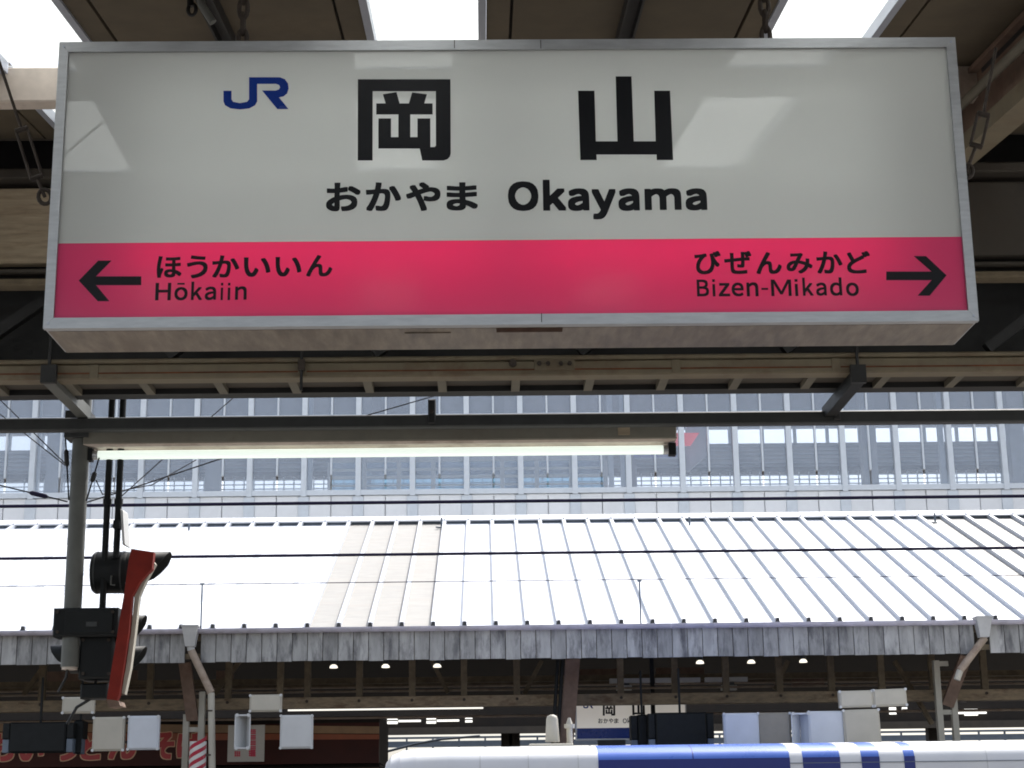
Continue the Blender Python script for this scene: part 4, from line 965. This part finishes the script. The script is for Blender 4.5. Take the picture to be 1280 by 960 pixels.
tr.part('post_tip', MB().tube([(p.x, p.y, ZV(906, p.y)), (p.x, p.y, pz)], [.04, .015], 10), M['boxb'], rv)

# ------------------------------------------------------------------ far platform canopy, fence, wires beyond
YF2 = 41.0
fc = T('far_canopy', 'dark low canopy beyond the opposite platform with small lit windows', 'canopy', (0, YF2, 0))
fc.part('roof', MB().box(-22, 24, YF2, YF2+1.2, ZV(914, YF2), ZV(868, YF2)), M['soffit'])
fc.part('edge_board', MB().box(-22, 24, YF2-.06, YF2-.002, ZV(916.5, YF2), ZV(908, YF2)), M['ceild'])
for u0, u1, v0, v1 in ((484, 497, 896.5, 905), (533, 545, 896, 904.5), (581.5, 590.5, 896, 903), (1206, 1222, 886, 894.5), (1112, 1120, 884, 893), (1128, 1134, 884, 890)):
    a, b = P(u0, v1, YF2-.1), P(u1, v0, YF2-.1)
    wd = fc.part('lit_window', MB().box(a.x, b.x, YF2-.1, YF2-.064, a.z, b.z), M['tubew'])
    fc.part('sash', MB().box(a.x, b.x, YF2-.106, YF2-.102, (a.z+b.z)/2-.015, (a.z+b.z)/2+.015), M['soffit'], wd)
for u0, u1, v in ((498, 526, 901), (546, 574, 900.5), (1190, 1233, 891)):
    a, b = P(u0, v, YF2-.1), P(u1, v, YF2-.1); fc.part('strip_lamp', MB().box(a.x, b.x, YF2-.12, YF2-.07, a.z-.03, a.z+.015), M['tubew'])
for u in (477, 633, 643, 868, 1165):
    a = P(u, 920, YF2+1); fc.part('column', MB().box(a.x-.13, a.x+.13, YF2+.8, YF2+1.1, -1.15, ZV(912, YF2+1)), M['soffit'])
fn = T('trackside_fence', 'thin dark mesh fence in the bright gap below the far canopy', 'fence', (0, 50, 0))
for i in range(-24, 32):
    x = i*.75
    if i == -24: fp = fn.part('fence_post', MB().box(x-.025, x+.025, 50, 50.05, -1.15, ZV(921, 50)), M['slate']); fx0 = x
    else: fn.copy_part(fp, (x-fx0, 0, 0))
for v in (921, 926.5): fn.part('fence_rail', MB().box(-19, 24, 49.95, 49.998, ZV(v, 50)-.03, ZV(v, 50)+.03), M['slate'])
fn.part('fence_rail', MB().box(-19, 24, 49.94, 49.998, ZV(930, 50)-.06, ZV(930, 50)+.05), M['slate'])
wire('thin sagging cable in the bright gap above the left end of the train', [P(470, 943, 38), P(520, 930, 38), P(552, 924, 38), P(600, 920, 38)], .03, 'slate', name='sagging_cable', cat='cable')

# ------------------------------------------------------------------ glazed station concourse behind
YBG = 45.0
bl = T('station_concourse', 'long glazed station bridge with pale mullions behind the white roof', 'building', (0, YBG, -1.1))
mp = (XU(1186, 560, YBG)-XU(381, 560, YBG))/12.0
xm0 = XU(381, 560, YBG)
zs, zt = ZV(613.5, YBG), ZV(430, YBG)
ztr = ZV(519, YBG); zbt = ZV(690, YBG)
zmid = ZV(592, YBG)
mu = None
i0, i1 = -9, 18
for k in range(i0, i1):
    x = xm0+k*mp
    if mu is None:
        mu = bl.part('mullion', MB().box(x-.072, x+.072, YBG-.14, YBG+.1, zs-.118, zt), M['mull']); mX = x
        ml = bl.part('panel_rib', MB().box(x-.14, x+.14, YBG-.09, YBG-.003, zbt, zs-.12), M['mull'])
        mm = bl.part('thin_mullion', MB().box(x+mp/2-.024, x+mp/2+.024, YBG-.08, YBG+.05, zmid, zt), M['mull'])
        xa, xb, xc = x+.074, x+mp/2-.026, x+mp/2+.026
        g1 = bl.part('pane', MB().box(xa, xb, YBG-.01, YBG+.004, ztr+.05, zt), M['glass']); g2 = bl.part('pane', MB().box(xc, x+mp-.074, YBG-.01, YBG+.004, ztr+.05, zt), M['glass'])
        g3 = bl.part('pane', MB().box(xa, xb, YBG-.01, YBG+.004, zs+.06, ztr-.05), M['glass']); g4 = bl.part('pane', MB().box(xc, x+mp-.074, YBG-.01, YBG+.004, zs+.06, ztr-.05), M['glass'])
        w1 = bl.part('wall_panel', MB().bbox_(x+.142, x+mp/2-.012, YBG-.05, YBG+.05, zbt, zs-.10, .01), M['spand'])
        w2 = bl.part('wall_panel', MB().bbox_(x+mp/2+.012, x+mp-.142, YBG-.05, YBG+.05, zbt, zs-.10, .01), M['spand'])
        tk = bl.part('transom', MB().box(xa, x+mp-.074, YBG-.06, YBG+.05, ztr-.045, ztr+.045), M['mull'])
        sl_ = bl.part('sill', MB().box(xa-.0005, x+mp-.0735, YBG-.12, YBG+.1, zs-.09, zs+.05), M['mull'])
        grp = (mu, ml, mm, g1, g2, g3, g4, w1, w2, tk, sl_)
    else:
        for q in grp: bl.copy_part(q, (x-mX, 0, 0))
xL, xR = xm0+i0*mp, xm0+i1*mp
bl.part('wall_backing', MB().box(xL, xR, YBG+.06, YBG+.2, zbt+.01, zs-.11), M['spand'])
YBK = 51.0
bl.part('inner_wall', MB().box(xL, xR, YBK, YBK+.3, ZV(537, YBK), ZV(470, YBK)), M['back'])
bl.part('inner_parapet', MB().box(xL, xR, YBK-.1, YBK+.1, ZV(589, YBK), ZV(558, YBK)), M['louver'])
for v in (562, 567, 572, 577, 583): bl.part('parapet_rail', MB().box(xL, xR, YBK-.2, YBK-.102, ZV(v+1, YBK), ZV(v-1, YBK)), M['back'])
bl.part('floor_edge', MB().box(xL, xR, YBK-.4, YBK+.3, ZV(595, YBK), ZV(590, YBK)), M['ceild'])
bl.part('roof_slab', MB().box(xL, xR, YBG, YBK+.5, ZV(425, YBG), ZV(418, YBG)), M['back'])
wp = None
for k in range(-14, 30):
    x = xm0*1.13+k*1.0
    if wp is None: wp = bl.part('window_post', MB().box(x-.05, x+.05, YBK+.02, YBK+.1, ZV(558, YBK), ZV(537, YBK)), M['mull']); wX = x
    else: bl.copy_part(wp, (x-wX, 0, 0))
fpst = None
for k in range(-46, 66):
    x = k*.3
    if fpst is None: fpst = bl.part('railing_bar', MB().box(x-.018, x+.018, YBK-.3, YBK-.27, ZV(616, YBK), ZV(595.5, YBK)), M['mull']); fX_ = x
    else: bl.copy_part(fpst, (x-fX_, 0, 0))
for v in (600, 605.5, 611): bl.part('railing', MB().box(xL, xR, YBK-.36, YBK-.31, ZV(v+.5, YBK), ZV(v-.6, YBK)), M['mull'])
for u in (48, 388, 763, 778, 1176): x = XU(u, 560, YBG+1.2); bl.part('inner_post', MB().box(x-.07, x+.07, YBG+1.1, YBG+1.25, zs, ZV(425, YBG+1.2)), M['mull'])
for u in (70, 268, 455, 640, 785, 1085, 1270):
    x = XU(u, 560, YBK-1); bl.part('inner_column', MB().box(x-.22, x+.22, YBK-1.2, YBK-.8, ZV(620, YBK-1), ZV(470, YBK-1)), M['back'])
# inner glazed waiting room
YI2 = 46.3
xa, xb = XU(412, 590, YI2), XU(757, 590, YI2)
bl.part('inner_room_head', MB().box(xa, xb, YI2, YI2+.2, ZV(576, YI2), ZV(566, YI2)), M['white'])
for v0, v1 in ((584, 587), (593, 596.5), (604, 606)): bl.part('inner_room_rail', MB().box(xa, xb, YI2, YI2+.1, ZV(v1, YI2), ZV(v0, YI2)), M['white'])
for k in range(9):
    x = xa+(xb-xa)*k/8
    bl.part('inner_room_post', MB().box(x-.06, x+.06, YI2+.02, YI2+.12, ZV(618, YI2), ZV(576, YI2)), M['white'])
    if k < 8: bl.part('inner_room_pane', MB().box(x+.062, x+(xb-xa)/8-.062, YI2+.06, YI2+.07, ZV(618, YI2), ZV(576, YI2)), M['glassb'])
bl.part('red_lit_sign', MB().prism([P(u, v, 47.0) for u, v in ((735, 541), (874, 541), (864, 556), (735, 556))], (0, .15, 0)), M['redsign'])
a, b = P(792, 572, 48.0), P(846, 567.5, 48.0)
bl.part('blue_sign_strip', MB().box(a.x, b.x, 48.0, 48.1, a.z, b.z), M['tblue'])
bl.part('stair_side', MB().prism([P(u, v, 47.5) for u, v in ((858, 530), (884, 530), (884, 568), (862, 588), (858, 588))], (0, .3, 0)), M['back'])
